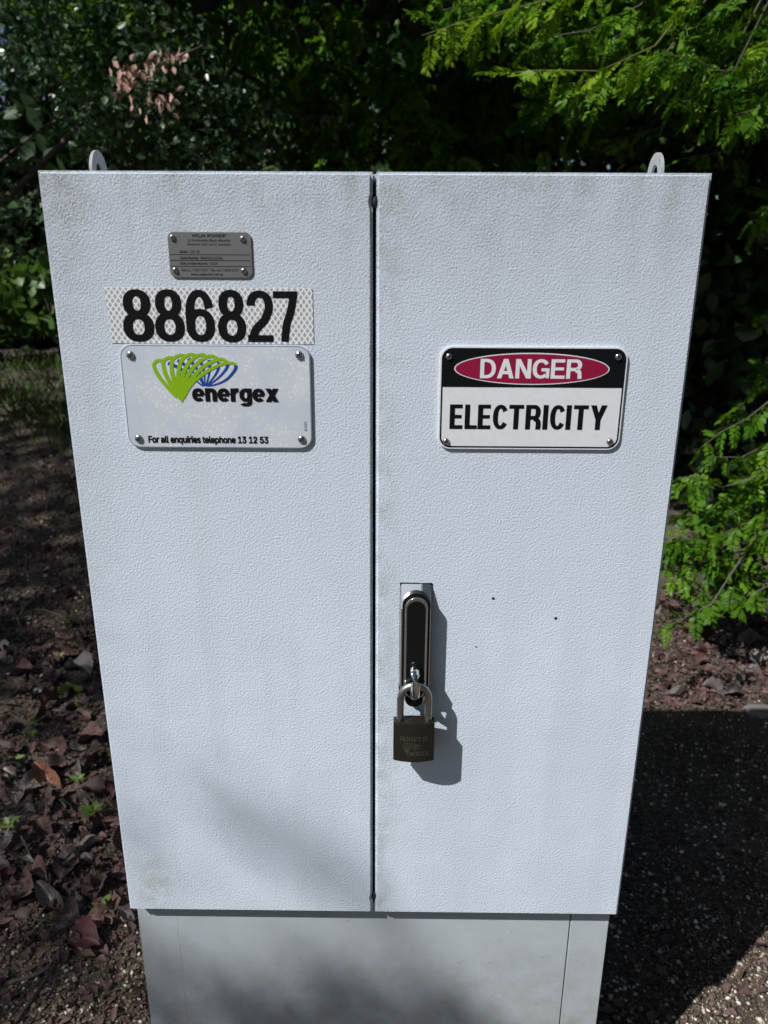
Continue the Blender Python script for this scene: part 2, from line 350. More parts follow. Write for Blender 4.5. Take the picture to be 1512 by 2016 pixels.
def tube_mesh(pts, radii, n=6, cap=True):
    pts = [Vector(p) for p in pts]; vs, fs = [], []
    up = Vector((0.13, 0.2, 0.97))
    for i, p in enumerate(pts):
        d = (pts[min(i+1, len(pts)-1)]-pts[max(i-1, 0)]).normalized()
        a = d.cross(up)
        if a.length < 1e-3: a = d.cross(Vector((1, 0, 0)))
        a.normalize(); b = d.cross(a)
        for k in range(n):
            t = 2*math.pi*k/n; vs.append(tuple(p+(a*math.cos(t)+b*math.sin(t))*radii[i]))
    for i in range(len(pts)-1):
        for k in range(n): fs.append((i*n+k, i*n+(k+1) % n, (i+1)*n+(k+1) % n, (i+1)*n+k))
    if cap: fs += [tuple(range(n))[::-1], tuple(range((len(pts)-1)*n, len(pts)*n))]
    return vs, fs
def tube(name, pts, radii, mat, parent=None, n=6):
    if isinstance(radii, (int, float)): radii = [radii]*len(pts)
    v, f = tube_mesh(pts, radii, n); return obj(name, v, f, mat, parent, True)
def lathe_y(xc, zc, prof, n=20):
    """profile (radius, y) turned about the axis parallel to y through (xc, zc)"""
    vs, fs = [], []
    for r, y in prof:
        for k in range(n):
            t = 2*math.pi*k/n; vs.append((xc+r*math.cos(t), y, zc+r*math.sin(t)))
    for i in range(len(prof)-1):
        for k in range(n): fs.append((i*n+k, i*n+(k+1) % n, (i+1)*n+(k+1) % n, (i+1)*n+k))
    fs.append(tuple(range((len(prof)-1)*n, len(prof)*n)))
    return vs, fs
# lettering: the text outline is laid flat on the plane y and stretched to its box
def _font():
    try:
        p = os.path.join(bpy.utils.system_resource('DATAFILES'), 'fonts', 'Inter.woff2')
        if os.path.exists(p): return bpy.data.fonts.load(p)
    except Exception: pass
    return None
FONT = _font()
def text(name, s, x0, z0, x1, z1, y, mat, parent, bold=0.0, vertical=False, space=1.0):
    """bold: stroke thickening in metres (the outline is laid down several times, each a hair's breadth aside)"""
    cu = bpy.data.curves.new('text', 'FONT'); cu.body = s; cu.space_character = space; cu.resolution_u = 3
    if FONT: cu.font = FONT
    t = bpy.data.objects.new('text', cu); C.objects.link(t)
    dg = bpy.context.evaluated_depsgraph_get(); dg.update()
    me = bpy.data.meshes.new_from_object(t.evaluated_get(dg))
    co = np.array([v.co[:] for v in me.vertices]); fa = [tuple(p.vertices) for p in me.polygons]
    bpy.data.objects.remove(t); bpy.data.curves.remove(cu); bpy.data.meshes.remove(me)
    lo, hi = co.min(0), co.max(0)
    u = (co[:, 0]-lo[0])/(hi[0]-lo[0]); w = (co[:, 1]-lo[1])/(hi[1]-lo[1])
    x0, x1, z0, z1 = x0+bold, x1-bold, z0+bold, z1-bold
    if vertical: X = x0+(1-w)*(x1-x0); Z = z0+u*(z1-z0)
    else: X = x0+u*(x1-x0); Z = z0+w*(z1-z0)
    sh = [(0, 0)] if not bold else [(i*bold, j*bold) for i in (-1, -0.5, 0, 0.5, 1) for j in (-1, 0, 1)] if bold > 0.0007 else [(i*bold, j*bold) for i in (-1, 1) for j in (-1, 1)]
    V, F = [], []
    for k, (dx, dz) in enumerate(sh):
        b = len(V); V += [(a+dx, y-k*0.000004, c+dz) for a, c in zip(X, Z)]; F += [tuple(i+b for i in f) for f in fa]
    return obj(name, V, F, mat, parent)

# bold sans glyphs drawn as shapes (height 1, width w, stroke tx across / ty down)
def _arc(cx, cy, rx, ry, a0, a1, tx, ty, p=2.25, n=22):
    o, i = [], []
    for a in np.radians(np.linspace(a0, a1, n)):
        c, q = math.cos(a), math.sin(a); e = 2/p
        u, v = math.copysign(abs(c)**e, c), math.copysign(abs(q)**e, q)
        o.append((cx+rx*u, cy+ry*v)); i.append((cx+(rx-tx)*u, cy+(ry-ty)*v))
    return [[o[k], o[k+1], i[k+1], i[k]] for k in range(n-1)]
def _r(x0, y0, x1, y1): return [[(x0, y0), (x1, y0), (x1, y1), (x0, y1)]]
def _rib(pts, w):
    pts = [np.array(p, float) for p in pts]; q = []
    for i in range(len(pts)-1):
        a, b, c, d = pts[max(i-1, 0)], pts[i], pts[i+1], pts[min(i+2, len(pts)-1)]
        for t in np.linspace(0, 1, 7)[:-1]: q.append(0.5*((2*b)+(-a+c)*t+(2*a-5*b+4*c-d)*t*t+(-a+3*b-3*c+d)*t**3))
    q.append(pts[-1]); L = []
    for i, p in enumerate(q):
        d = q[min(i+1, len(q)-1)]-q[max(i-1, 0)]; d /= np.linalg.norm(d)+1e-9; nn = np.array([-d[1], d[0]])*w/2; L.append((tuple(p+nn), tuple(p-nn)))
    return [[L[i][0], L[i+1][0], L[i+1][1], L[i][1]] for i in range(len(L)-1)]
def glyph(c, w, tx, ty):
    h = w/2
    if c == '8': return _arc(h, .735, h*.88, .265, 0, 360, tx, ty*.95, n=40)+_arc(h, .285, h, .285, 0, 360, tx, ty, n=40)
    if c == '6': return _arc(h, .32, h, .32, 0, 360, tx, ty, n=40)+_arc(h, .5, h, .5, 18, 200, tx, ty, n=30)
    if c == '2': return _arc(h, .70, h, .30, -25, 178, tx, ty, n=30)+_rib([(w-tx*.62, .60), (w*.66, .43), (w*.33, .25), (tx*.62, ty*.6)], tx*1.0)+_r(0, 0, w*.98, ty)
    if c == '7': return _r(0, 1-ty, w, 1)+_rib([(w-tx*.5, 1-ty*.5), (w*.72, .62), (w*.53, .34), (w*.43, 0)], tx*1.03)
    if c == 'D': r = w*.62; return _r(0, 0, tx, 1)+_r(tx*.9, 0, w-r, ty)+_r(tx*.9, 1-ty, w-r, 1)+_arc(w-r, .5, r, .5, -90, 90, tx, ty)
    if c == 'A': return [[(0, 0), (tx*1.08, 0), (h+tx*.52, 1), (h-tx*.58, 1)], [(w, 0), (w-tx*1.08, 0), (h-tx*.52, 1), (h+tx*.58, 1)]]+_r(w*.22, .22, w*.78, .22+ty)
    if c == 'N': return _r(0, 0, tx, 1)+_r(w-tx, 0, w, 1)+[[(0, 1), (tx*1.15, 1), (w, 0), (w-tx*1.15, 0)]]
    if c == 'G': return _arc(h, .5, h, .5, 32, 318, tx, ty, n=34)+_r(h*1.05, .37, w, .37+ty)+_r(w-tx*.8, 0.02, w, .45)
    if c == 'C': return _arc(h, .5, h, .5, 32, 328, tx, ty, n=36)
    if c == 'E': return _r(0, 0, tx, 1)+_r(tx*.9, 0, w, ty)+_r(tx*.9, 1-ty, w*.97, 1)+_r(tx*.9, .5-ty*.42, w*.92, .5+ty*.5)
    if c == 'R': return _r(0, 0, tx, 1)+_r(tx*.9, 1-ty, w*.6, 1)+_r(tx*.9, .40, w*.6, .40+ty)+_arc(w*.55, .70, w*.42, .30, -90, 90, tx, ty)+_rib([(w*.60, .44), (w*.80, .36), (w*.86, .20), (w-tx*.5, 0)], tx)
    if c == 'L': return _r(0, 0, tx, 1)+_r(tx*.9, 0, w, ty)
    if c == 'T': return _r(0, 1-ty, w, 1)+_r(h-tx/2, 0, h+tx/2, 1-ty*.9)
    if c == 'I': return _r(0, 0, tx, 1)
    if c == 'Y': return [[(0, 1), (tx*1.12, 1), (h+tx*.5, .40), (h-tx*.5, .40)], [(w, 1), (w-tx*1.12, 1), (h-tx*.5, .40), (h+tx*.5, .40)]]+_r(h-tx/2, 0, h+tx/2, .42)
    x = 0.72                                              # x height of the small letters
    if c == 'e': return _arc(h, x/2, h, x/2, 0, 318, tx, ty, n=34)+_r(tx*.6, x/2-ty*.42, w-tx*.25, x/2+ty*.32)
    if c == 'n': return _r(0, 0, tx, x)+_arc(h, x*.62, h, x*.38, 0, 170, tx, ty*1.1)+_r(w-tx, 0, w, x*.64)
    if c == 'r': return _r(0, 0, tx, x)+_rib([(tx*.6, x*.55), (w*.62, x*.84), (w, x-ty*.55)], ty*1.15)
    if c == 'g': return _arc(h, x/2, h, x/2, 0, 360, tx, ty, n=36)+_r(w-tx, -.02, w, x)+_arc(h, -.03, h, .22, 205, 360, tx, ty*.9)
    if c == 'x': return [[(0, 0), (tx*1.2, 0), (w, x), (w-tx*1.2, x)], [(w, 0), (w-tx*1.2, 0), (0, x), (tx*1.2, x)]]
    return []
def word(name, s, widths, gap, tx, ty, x0, z0, x1, z1, y, mat, parent):
    V, F, cur = [], [], 0.0; k = 0
    for c, w in zip(s, widths):
        for q in glyph(c, w, tx, ty):
            b = len(V); V += [(a+cur, d, k) for a, d in q]; F.append((b, b+1, b+2, b+3)); k += 1
        cur += w+gap*(0.3 if c in 'CL' else 1.0)
    co = np.array(V); lo, hi = co.min(0), co.max(0)
    X = x0+(co[:, 0]-lo[0])/(hi[0]-lo[0])*(x1-x0); Z = z0+(co[:, 1]-lo[1])/(hi[1]-lo[1])*(z1-z0)
    return obj(name, np.stack([X, y-co[:, 2]*2e-7-(co[:, 2] % 7)*4e-6, Z], 1), F, mat, parent)

# ------------------------------------------------------------------ ground: one sheet, fine near the cabinet, out to the horizon
def axis(lo, hi, step, far):
    a = list(np.arange(lo, hi+1e-6, step)); g = step; x = hi
    while x < far: g *= 1.35; x += g; a.append(x)
    g = step; x = lo; pre = []
    while x > -far: g *= 1.35; x -= g; pre.append(x)
    return np.array(pre[::-1]+a)
gx = axis(-2.2, 2.2, 0.025, 400.0); gy = axis(-0.6, 3.2, 0.025, 400.0)
gv = []
for y in gy:
    for x in gx:
        near = abs(x) < 4 and -3 < y < 8
        z = float(gz0(x, y)) + (gz(x, y)-float(gz0(x, y)) if near else 0.0)
        if near: z += 0.0022*mnoise.noise((x*31, y*31, 1.0)) - 0.001
        gv.append((x, y, z))
nx = len(gx)
gf = [(j*nx+i, j*nx+i+1, (j+1)*nx+i+1, (j+1)*nx+i) for j in range(len(gy)-1) for i in range(nx-1)]
tag(obj('ground', gv, gf, 'soil', None, True), 'dark stony soil around the cabinet', None, None, 'structure')

# ------------------------------------------------------------------ the cabinet
cab = thing('electrical_cabinet', 'white two-door metal electrical cabinet with grimy hammered paint on a plinth', 'cabinet', (0, 0.15, 0))
TOP, BOT, HW = 1.2814, 0.4194, 0.310
xl = px(733.4, 600)[0]; xr = px(740.4, 600)[0]
def door_outline(x0, x1, seam_right):
    pts = [(x0, BOT), (x1, BOT), (x1, TOP), (x0, TOP)]
    sx = x1 if seam_right else x0; s = -1 if seam_right else 1
    notch = []
    for zc in (px(737, 397)[1], px(735, 1768)[1]):
        for t in np.linspace(-1, 1, 7): notch.append((sx+s*0.0014*math.cos(t*math.pi/2), zc+0.0065*t))
    if seam_right:
        lowhi = sorted(notch, key=lambda p: p[1]); return pts[:2]+lowhi+pts[2:]
    hilow = sorted(notch, key=lambda p: -p[1]); return pts+hilow
for x0, x1, sr in ((-HW, xl, True), (xr, HW, False)):
    bm = prism_bm(door_outline(x0, x1, sr), 0.0185, 0.0, 0.0027, 5)
    bobj('door', bm, 'door', cab, angle=60)
# shell behind the doors
bobj('body', box_bm(-0.303, 0.303, 0.0225, 0.37, BOT+0.004, TOP-0.006, 0.003), 'door', cab, angle=40)
bobj('top_rail', box_bm(-0.030, 0.030, 0.0192, 0.0222, px(737, 358, 0.02)[1], px(737, 343, 0.02)[1], 0.0006), 'door', cab)
bobj('gasket', box_bm(-0.0165, 0.0125, 0.0190, 0.0220, BOT+0.006, px(737, 358.5, 0.02)[1]-0.0006), 'rubber', cab)
for yy, cx in ((397, 737), (1768, 735)):
    zc = px(cx, yy)[1]; xm = (xl+xr)/2
    v, f = lathe_y(xm, zc, [(0.0036, 0.018), (0.0036, 0.006), (0.0030, 0.0035), (0.0012, 0.0025)], 14)
    obj('door_buffer', [(xm+(p[0]-xm)*0.95, p[1], zc+(p[2]-zc)*1.55) for p in v], f, 'rubber', cab, True)
# lifting lugs
for s in (-1, 1):
    cy_, cz_, R, r = 0.1225, 1.2930, 0.0228, 0.0112
    outer = [(cy_-R, 1.2755)]+[(cy_-R*math.cos(t), cz_+R*math.sin(t)) for t in np.linspace(0, math.pi, 25)]+[(cy_+R, 1.2755)]
    n = len(outer); inner = []
    for (a, b) in outer:
        d = math.hypot(a-cy_, b-cz_); inner.append((cy_+(a-cy_)/d*r, cz_+(b-cz_)/d*r))
    # close the hole below with the base strip
    xa, xb = s*0.2957, s*0.2988; v = []
    for X in (xa, xb): v += [(X, a, b) for a, b in outer]+[(X, a, b) for a, b in inner]
    f = []
    for i in range(n):
        j = (i+1) % n
        f += [(i, j, n+j, n+i), (2*n+i, 3*n+i, 3*n+j, 2*n+j), (i, 2*n+i, 2*n+j, j), (n+i, n+j, 3*n+j, 3*n+i)]
    obj('lifting_lug', v, f, 'lug', cab)
# plinth
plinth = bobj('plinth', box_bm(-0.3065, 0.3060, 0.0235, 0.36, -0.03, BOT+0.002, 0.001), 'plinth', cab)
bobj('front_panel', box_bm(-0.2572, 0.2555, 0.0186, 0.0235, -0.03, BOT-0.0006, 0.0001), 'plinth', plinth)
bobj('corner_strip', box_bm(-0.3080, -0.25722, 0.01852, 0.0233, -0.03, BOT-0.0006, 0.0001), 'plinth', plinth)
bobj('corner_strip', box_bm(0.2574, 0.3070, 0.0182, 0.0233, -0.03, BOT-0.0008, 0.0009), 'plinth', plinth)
# old drilled plugs and scuffs on the right door
for (X, Y, r) in ((971, 1178, 0.0016), (1094, 1217, 0.0017), (937, 1273, 0.0008)):
    x, z = px(X, Y); v, f = lathe_y(x, z, [(r, 0.0006), (r, -0.0004), (r*0.5, -0.0007)], 8); obj('plug', v, f, 'slot', cab)

# swing handle
XH = 0.0464
han = bobj('handle', box_bm(XH-0.0175, XH+0.0175, -0.0012, 0.002, 0.7330, 0.8738, 0.0003), 'blackplastic', cab)
zt, zs, zb = 0.8734, 0.8490, 0.7400
bm = bmesh.new()
def ring(z, hw, yf, yb=0.0): return [bm.verts.new((XH-hw, yb, z)), bm.verts.new((XH-hw*0.95, yf*0.70, z)), bm.verts.new((XH+hw*0.35, yf, z)), bm.verts.new((XH+hw*0.95, yf*0.70, z)), bm.verts.new((XH+hw, yb, z))]
rows = [ring(zt, 0.0172, -0.0012), ring(zs, 0.0172, -0.0170), ring(0.752, 0.0172, -0.0165), ring(0.741, 0.0150, -0.0160), ring(0.733, 0.0105, -0.0150)]
for a, b in zip(rows[:-1], rows[1:]):
    for k in range(4): bm.faces.new((a[k], a[k+1], b[k+1], b[k]))
bm.faces.new(rows[0]); bm.faces.new(rows[-1][::-1])
bmesh.ops.bevel(bm, geom=bm.edges[:], offset=0.0006, segments=2, affect='EDGES')
bobj('base_plate', bm, 'polished', han, angle=14)
zlt = px(821, 1171, -0.018)[1]
bobj('recess', prism_bm(stadium(XH, 0.7400, zlt+0.0012, 0.0149), -0.0080, -0.0176, 0.0004), 'blackplastic', han)
bobj('lever', prism_bm(stadium(XH, 0.7420, zlt-0.0022, 0.0124), -0.0172, -0.0204, 0.0012, 3), 'chrome', han, angle=50)
bobj('lever_inlay', prism_bm(stadium(XH, 0.7440, zlt-0.0065, 0.0101), -0.0196, -0.0208, 0.0003), 'blackplastic', han)
zc = px(816, 1376, -0.018)[1]
v, f = lathe_y(XH-0.0006, zc, [(0.0102, -0.002), (0.0102, -0.0182), (0.0090, -0.0200), (0.0040, -0.0204)], 24); obj('end_cap', v, f, 'blackplastic', han, True)
# staple: chrome eye standing out of the lever
z1, z0_ = px(817, 1316, -0.024)[1], px(817, 1372, -0.026)[1]
XS = P(817, 1345, -0.03)[0]
pts = [(XS, -0.019, z1), (XS, -0.026, z1+0.0008), (XS, -0.0335, z1-0.003), (XS, -0.0370, (z1+z0_)/2+0.003), (XS, -0.0355, z0_+0.006), (XS, -0.0290, z0_+0.0005), (XS, -0.0195, z0_)]
vv, ff = tube_mesh(pts, [0.0027]*len(pts), 10)
obj('staple', [(XS+(p[0]-XS)*1.9, p[1], p[2]) for p in vv], ff, 'chrome', han, True)
v, f = lathe_y(XS, z1+0.0006, [(0.0060, -0.0202), (0.0060, -0.0216), (0.0048, -0.0222)], 20); obj('lock_collar', v, f, 'blackplastic', han, True)

# ------------------------------------------------------------------ padlock
YF, YB = -0.0345, -0.0150
xL, xR_ = P(774.5, 1450, -0.030)[0], P(855, 1450, -0.030)[0]
zT, zB = px(815, 1427, YF)[1], px(815, 1502, YF)[1]
lock = thing('padlock', 'dark tarnished padlock with bright steel shackle hanging from the door handle', 'padlock', ((xL+xR_)/2, -0.025, zB))
bm = bmesh.new(); sec = []
xm, hw = (xL+xR_)/2, (xR_-xL)/2
for i in range(13):
    t = -1+2*i/12; sec.append((xm+hw*t, YF+0.0042*t*t))
for i in range(13):
    t = 1-2*i/12; sec.append((xm+hw*t, YB-0.0030*t*t))
a = [bm.verts.new((x, y, zB)) for x, y in sec]; b = [bm.verts.new((x, y, zT)) for x, y in sec]; n = len(sec)
bm.faces.new(a); bm.faces.new(b[::-1])
for i in range(n): bm.faces.new((a[i], a[(i+1) % n], b[(i+1) % n], b[i]))
bmesh.ops.recalc_face_normals(bm, faces=bm.faces[:])
rim = [e for e in bm.edges if abs(e.verts[0].co.z-e.verts[1].co.z) < 1e-6]
bmesh.ops.bevel(bm, geom=rim, offset=0.0010, segments=2, affect='EDGES')
bobj('lock_body', bm, 'brass', lock, angle=35)
ys = -0.0250
xa, xb = P(788, 1395, ys)[0], P(843.5, 1395, ys)[0]; ztop = px(815, 1349.5, ys)[1]
R = (xb-xa)/2; zc = ztop-R
pts = [(xa, ys, zT-0.004), (xa, ys, zT+0.004)]+[((xa+xb)/2-R*math.cos(t), ys, zc+R*math.sin(t)) for t in np.linspace(0, math.pi, 17)]+[(xb, ys, zT+0.004), (xb, ys, zT-0.004)]
tube('shackle', pts, 0.0040, 'satin', lock, 12)
def lockpt(X, Y):
    q = P(X, Y, -0.0340); t = (q[0]-xm)/hw; return (q[0], YF+0.0042*t*t-0.00025, q[2])
def bend(o):                                    # lay flat lettering on the bowed front of the lock
    off = ORG[o.name]
    for v in o.data.vertices:
        t = (v.co.x+off[0]-xm)/hw; v.co.y = YF+0.0042*t*t-0.00022-off[1]
    o.data.update()
for s, (X0, Y0, X1, Y1) in (('PROPERTY OF', (789, 1459.5, 842, 1451.5)), ('ENERGEX', (801, 1488, 844, 1480))):
    p0, p1 = px(X0, Y0, -0.034), px(X1, Y1, -0.034)
    bend(text('engraved_lettering', s, p0[0], p0[1], p1[0], p1[1], YF, 'engrave', lock, 0.0, space=1.15))
# ------------------------------------------------------------------ signs
def screw(parent, X, Y, r, yb, rot=0.3):
    x, z = px(X, Y, yb)
    v, f = lathe_y(x, z, [(r*1.02, yb+0.0002), (r*1.0, yb-0.0004), (r*0.86, yb-0.0013), (r*0.55, yb-0.0019), (r*0.2, yb-0.0021)], 16)
    s = obj('screw', v, f, 'screw', parent, True)
    for k in range(2):
        a = rot+k*math.pi/2; ca, sa = math.cos(a), math.sin(a); L, W = r*0.58, r*0.13
        v = []
        for y in (yb-0.0012, yb-0.00222):
            for u, w in ((-L, -W), (L, -W), (L, W), (-L, W)): v.append((x+u*ca-w*sa, y-0.0001*k, z+u*sa+w*ca))
        obj('cross_slot', v, [(0, 1, 2, 3), (7, 6, 5, 4), (0, 4, 5, 1), (1, 5, 6, 2), (2, 6, 7, 3), (3, 7, 4, 0)], 'slot', s)
def tbox(fn, X0, Y0, X1, Y1, Yp):               # pixel box (left, bottom, right, top) on plane Yp
    a, b = px(X0, Y0, Yp), px(X1, Y1, Yp); return a[0], a[1], b[0], b[1]

YP = -0.0030
# danger sign
c0 = px(863, 884, YP); c1 = px(1229, 683, YP)
x0 = px(866, 784, YP)[0]-0.001; x1 = px(1229, 784, YP)[0]; z0_, z1 = c0[1], c1[1]
dan = thing('danger_sign', 'white danger electricity warning sign with black band and crimson oval', 'warning sign', ((x0+x1)/2, YP, z0_))
bobj('plate', prism_bm(rrect(x0, z0_, x1, z1, 0.0125), 0.0, YP, 0.0005), 'signwhite', dan)
bo = 0.0018; bw = 0.0016
def ring_sheet(name, out, inn, y, mat, parent):
    n = len(out); v = [(a, y, b) for a, b in out]+[(a, y, b) for a, b in inn]
    return obj(name, v, [(i, n+i, n+(i+1) % n, (i+1) % n) for i in range(n)], mat, parent)
ring_sheet('border', rrect(x0+bo, z0_+bo, x1-bo, z1-bo, 0.0108), rrect(x0+bo+bw, z0_+bo+bw, x1-bo-bw, z1-bo-bw, 0.0095), YP-0.00015, 'signblack', dan)
zsplit = px(1045, 762.5, YP)[1]
top = [p for p in rrect(x0+bo+0.0002, zsplit, x1-bo-0.0002, z1-bo-0.0002, 0.0106) if True]
r_ = 0.0106; xa_, xb_ = x0+bo+0.0002, x1-bo-0.0002; zz = z1-bo-0.0002
band = [(xa_, zsplit), (xb_, zsplit)]+[(xb_-r_+r_*math.cos(t), zz-r_+r_*math.sin(t)) for t in np.linspace(0, math.pi/2, 8)]+[(xa_+r_+r_*math.cos(t), zz-r_+r_*math.sin(t)) for t in np.linspace(math.pi/2, math.pi, 8)]
sheet('header_band', band, YP-0.00030, 'signblack', dan)
ex0, ex1 = px(894, 726, YP)[0], px(1200, 726, YP)[0]; ez1, ez0 = px(1047, 694.5, YP)[1], px(1047, 757.5, YP)[1]
sheet('oval_rim', ellipse((ex0+ex1)/2, (ez0+ez1)/2, (ex1-ex0)/2, (ez1-ez0)/2), YP-0.00045, 'signwhite', dan)
sheet('oval_field', ellipse((ex0+ex1)/2, (ez0+ez1)/2, (ex1-ex0)/2-0.0012, (ez1-ez0)/2-0.0011), YP-0.00060, 'signred', dan)
word('lettering', 'DANGER', (.78, .84, .78, .84, .70, .78), 0.075, 0.20, 0.165, *tbox(px, 944.5, 744.5, 1147.5, 707.5, YP), YP-0.00075, 'signwhite', dan)
word('lettering', 'ELECTRICITY', (.46, .44, .46, .54, .52, .54, .18, .54, .18, .52, .58), 0.075, 0.178, 0.155, *tbox(px, 884.5, 844.5, 1196, 798, YP), YP-0.00030, 'signblack', dan)
text('small_print', 'DS 12', *tbox(px, 1215.6, 857, 1219.3, 843, YP), YP-0.00032, 'ink', dan, 0.0, True)
for i, (X, Y) in enumerate(((884, 702), (1217, 703), (878, 869), (1200.5, 869.5))): screw(dan, X, Y, 0.0034, YP-0.0005, 0.2+i*0.7)

# utility company sign
x0 = px(240, 712, YP)[0]; x1 = px(613, 780, YP)[0]; z1 = px(425, 679, YP)[1]; z0_ = px(425, 882.5, YP)[1]
x0 = (x0+px(252, 850, YP)[0])/2-0.001
com = thing('company_sign', 'pale blue grey utility sign with green and blue shell emblem below number sticker', 'sign', ((x0+x1)/2, YP, z0_))
bobj('plate', prism_bm(rrect(x0, z0_, x1, z1, 0.0125), 0.0, YP, 0.0005), 'plate', com)
ring_sheet('edge_line', rrect(x0+0.0008, z0_+0.0008, x1-0.0008, z1-0.0008, 0.0117), rrect(x0+0.0012, z0_+0.0012, x1-0.0012, z1-0.0012, 0.0113), YP-0.0001, 'blackplastic', com)
def zp(X, Y): return (280+X/7.56, 690+Y/7.56)   # emblem drawing units -> pixels
def ribbon_mesh(strips, y0):
    vs, fs = [], []
    for k, (pts, w0, w1) in enumerate(strips):
        pts = [np.array(zp(*p)) for p in pts]
        # smooth the polyline (Catmull-Rom)
        q = []
        for i in range(len(pts)-1):
            a, b, c, d = pts[max(i-1, 0)], pts[i], pts[i+1], pts[min(i+2, len(pts)-1)]
            for t in np.linspace(0, 1, 7)[:-1]:
                q.append(0.5*((2*b)+(-a+c)*t+(2*a-5*b+4*c-d)*t*t+(-a+3*b-3*c+d)*t**3))
        q.append(pts[-1]); m = len(q); base = len(vs)
        for i, p in enumerate(q):
            d = q[min(i+1, m-1)]-q[max(i-1, 0)]; d = d/(np.linalg.norm(d)+1e-9); nrm = np.array([-d[1], d[0]])
            w = (w0+(w1-w0)*i/(m-1))/7.56/2
            for s in (-1, 1):
                X, Z = px(*(p+nrm*w*s), YP); vs.append((X, y0-k*0.000012, Z))
        fs += [(base+2*i, base+2*i+1, base+2*i+3, base+2*i+2) for i in range(m-1)]
    return vs, fs
blue = [([(385, 187), (490, 232), (590, 285), (660, 332), (720, 385), (800, 450), (905, 532)], 56, 20),
        ([(525, 145), (620, 205), (700, 266), (760, 325), (858, 425), (915, 532)], 56, 20), ([(685, 120), (755, 195), (812, 270), (858, 335), (885, 410), (922, 532)], 56, 20),
        ([(852, 125), (885, 205), (912, 290), (925, 360), (932, 532)], 52, 20), ([(993, 140), (1006, 230), (1002, 310), (980, 420), (945, 532)], 54, 20),
        ([(1140, 175), (1130, 280), (1070, 390), (955, 532)], 54, 20), ([(1278, 205), (1240, 290), (1130, 410), (970, 530)], 54, 20), ([(1395, 222), (1380, 290), (1270, 420), (1130, 495), (985, 530)], 58, 20)]
v, f = ribbon_mesh(blue, YP-0.00012); obj('blue_emblem', v, f, 'blue', com)
A = (585, 735)
green = [([(300, 152), (235, 150), (178, 195), (185, 265), (260, 400), (400, 570), (520, 690)], 46, 60),
         ([(455, 108), (390, 108), (320, 150), (315, 230), (360, 380), (460, 560), (545, 690)], 44, 70), ([(632, 78), (560, 70), (470, 115), (438, 190), (445, 330), (500, 540), (560, 700)], 44, 70),
         ([(792, 70), (720, 58), (630, 95), (570, 180), (540, 330), (535, 540), (570, 710)], 44, 70), ([(955, 82), (885, 60), (790, 95), (690, 190), (610, 350), (580, 540), (585, 710)], 44, 70),
         ([(1120, 118), (1040, 85), (940, 105), (800, 210), (680, 370), (625, 540), (592, 700)], 44, 70), ([(1268, 172), (1190, 130), (1080, 150), (900, 250), (760, 390), (665, 540), (600, 700)], 44, 70),
         ([(1395, 205), (1320, 185), (1180, 205), (980, 300), (800, 430), (690, 560), (612, 700)], 40, 60)]
v, f = ribbon_mesh(green, YP-0.00030)
tri = [px(*zp(*p), YP) for p in ((430, 585), (500, 500), (600, 470), (700, 440), (780, 420), (800, 450), (690, 590), (600, 765), (585, 765), (510, 690))]
b0 = len(v); v += [(a, YP-0.00045, b) for a, b in tri]; f += [tuple(range(b0+len(tri)-1, b0-1, -1))]
obj('green_emblem', v, f, 'green', com)
lv, lf = [], []                                  # the same shell, engraved small on the padlock
for pts_, _, _ in green[2:]+blue[5:]:
    for k in range(len(pts_)-1):
        for t in (0.0, 0.5):
            if k == len(pts_)-2 and t: break
            a, b = pts_[k], pts_[k+1]; u = np.array(a)*(1-t)+np.array(b)*t; u2 = np.array(a)*(0.5-t)+np.array(b)*(0.5+t)
            d = (u2-u)/(np.linalg.norm(u2-u)+1e-9); nn = np.array([-d[1], d[0]])*11
            b0 = len(lv)
            for q in (u+nn, u2+nn, u2-nn, u-nn): lv.append(lockpt(785+(q[0]-150)/1250*42, 1463+(q[1]-60)/710*23))
            lf.append((b0, b0+1, b0+2, b0+3))
obj('engraved_emblem', lv, lf, 'engrave', lock)
word('lettering', 'energex', (.70, .66, .70, .46, .70, .70, .74), 0.035, 0.26, 0.19, *tbox(px, 380, 799, 548, 764.5, YP), YP-0.0005, 'ink', com)
text('enquiry_line', 'For all enquiries telephone 13 12 53', *tbox(px, 293, 875, 528, 859, YP), YP-0.0003, 'ink', com, 0.00035)
text('small_print', 'DS 30075', *tbox(px, 599.5, 848, 604, 830, YP), YP-0.0003, 'ink', com, 0.0, True)
for i, (X, Y) in enumerate(((256.5, 699), (589, 699), (273, 863.5), (594, 865))): screw(com, X, Y, 0.0040, YP-0.0005, 0.5+i*0.6)

# number sticker
YS = -0.0006
x0 = px(213, 620, YS)[0]; x1 = px(616, 620, YS)[0]; z1 = px(410, 567.5, YS)[1]; z0_ = px(410, 676.5, YS)[1]
num = thing('number_sticker', 'silver honeycomb reflective strip with black number 886827 on left door', 'sticker', ((x0+x1)/2, YS, z0_))
bobj('backing', prism_bm([(x0-0.0006, z1), (x1, z1), (x1+0.0004, z0_), (x0+0.0008, z0_)], 0.0, YS), 'reflect', num)
for d, X0, X1, Y0, Y1 in (('8', 244.5, 298.5, 672.5, 569.5), ('8', 307, 359.5, 672.5, 569.5), ('6', 368, 420, 673, 570.5), ('8', 430, 482, 674, 570.5), ('2', 487.5, 537, 673, 572), ('7', 539.5, 586, 673.5, 573.5)):
    word('digit', d, (.5,), 0, 0.155, 0.135, *tbox(px, X0+1.2, Y0, X1-1.2, Y1, YS), YS-0.0003, 'ink', num)

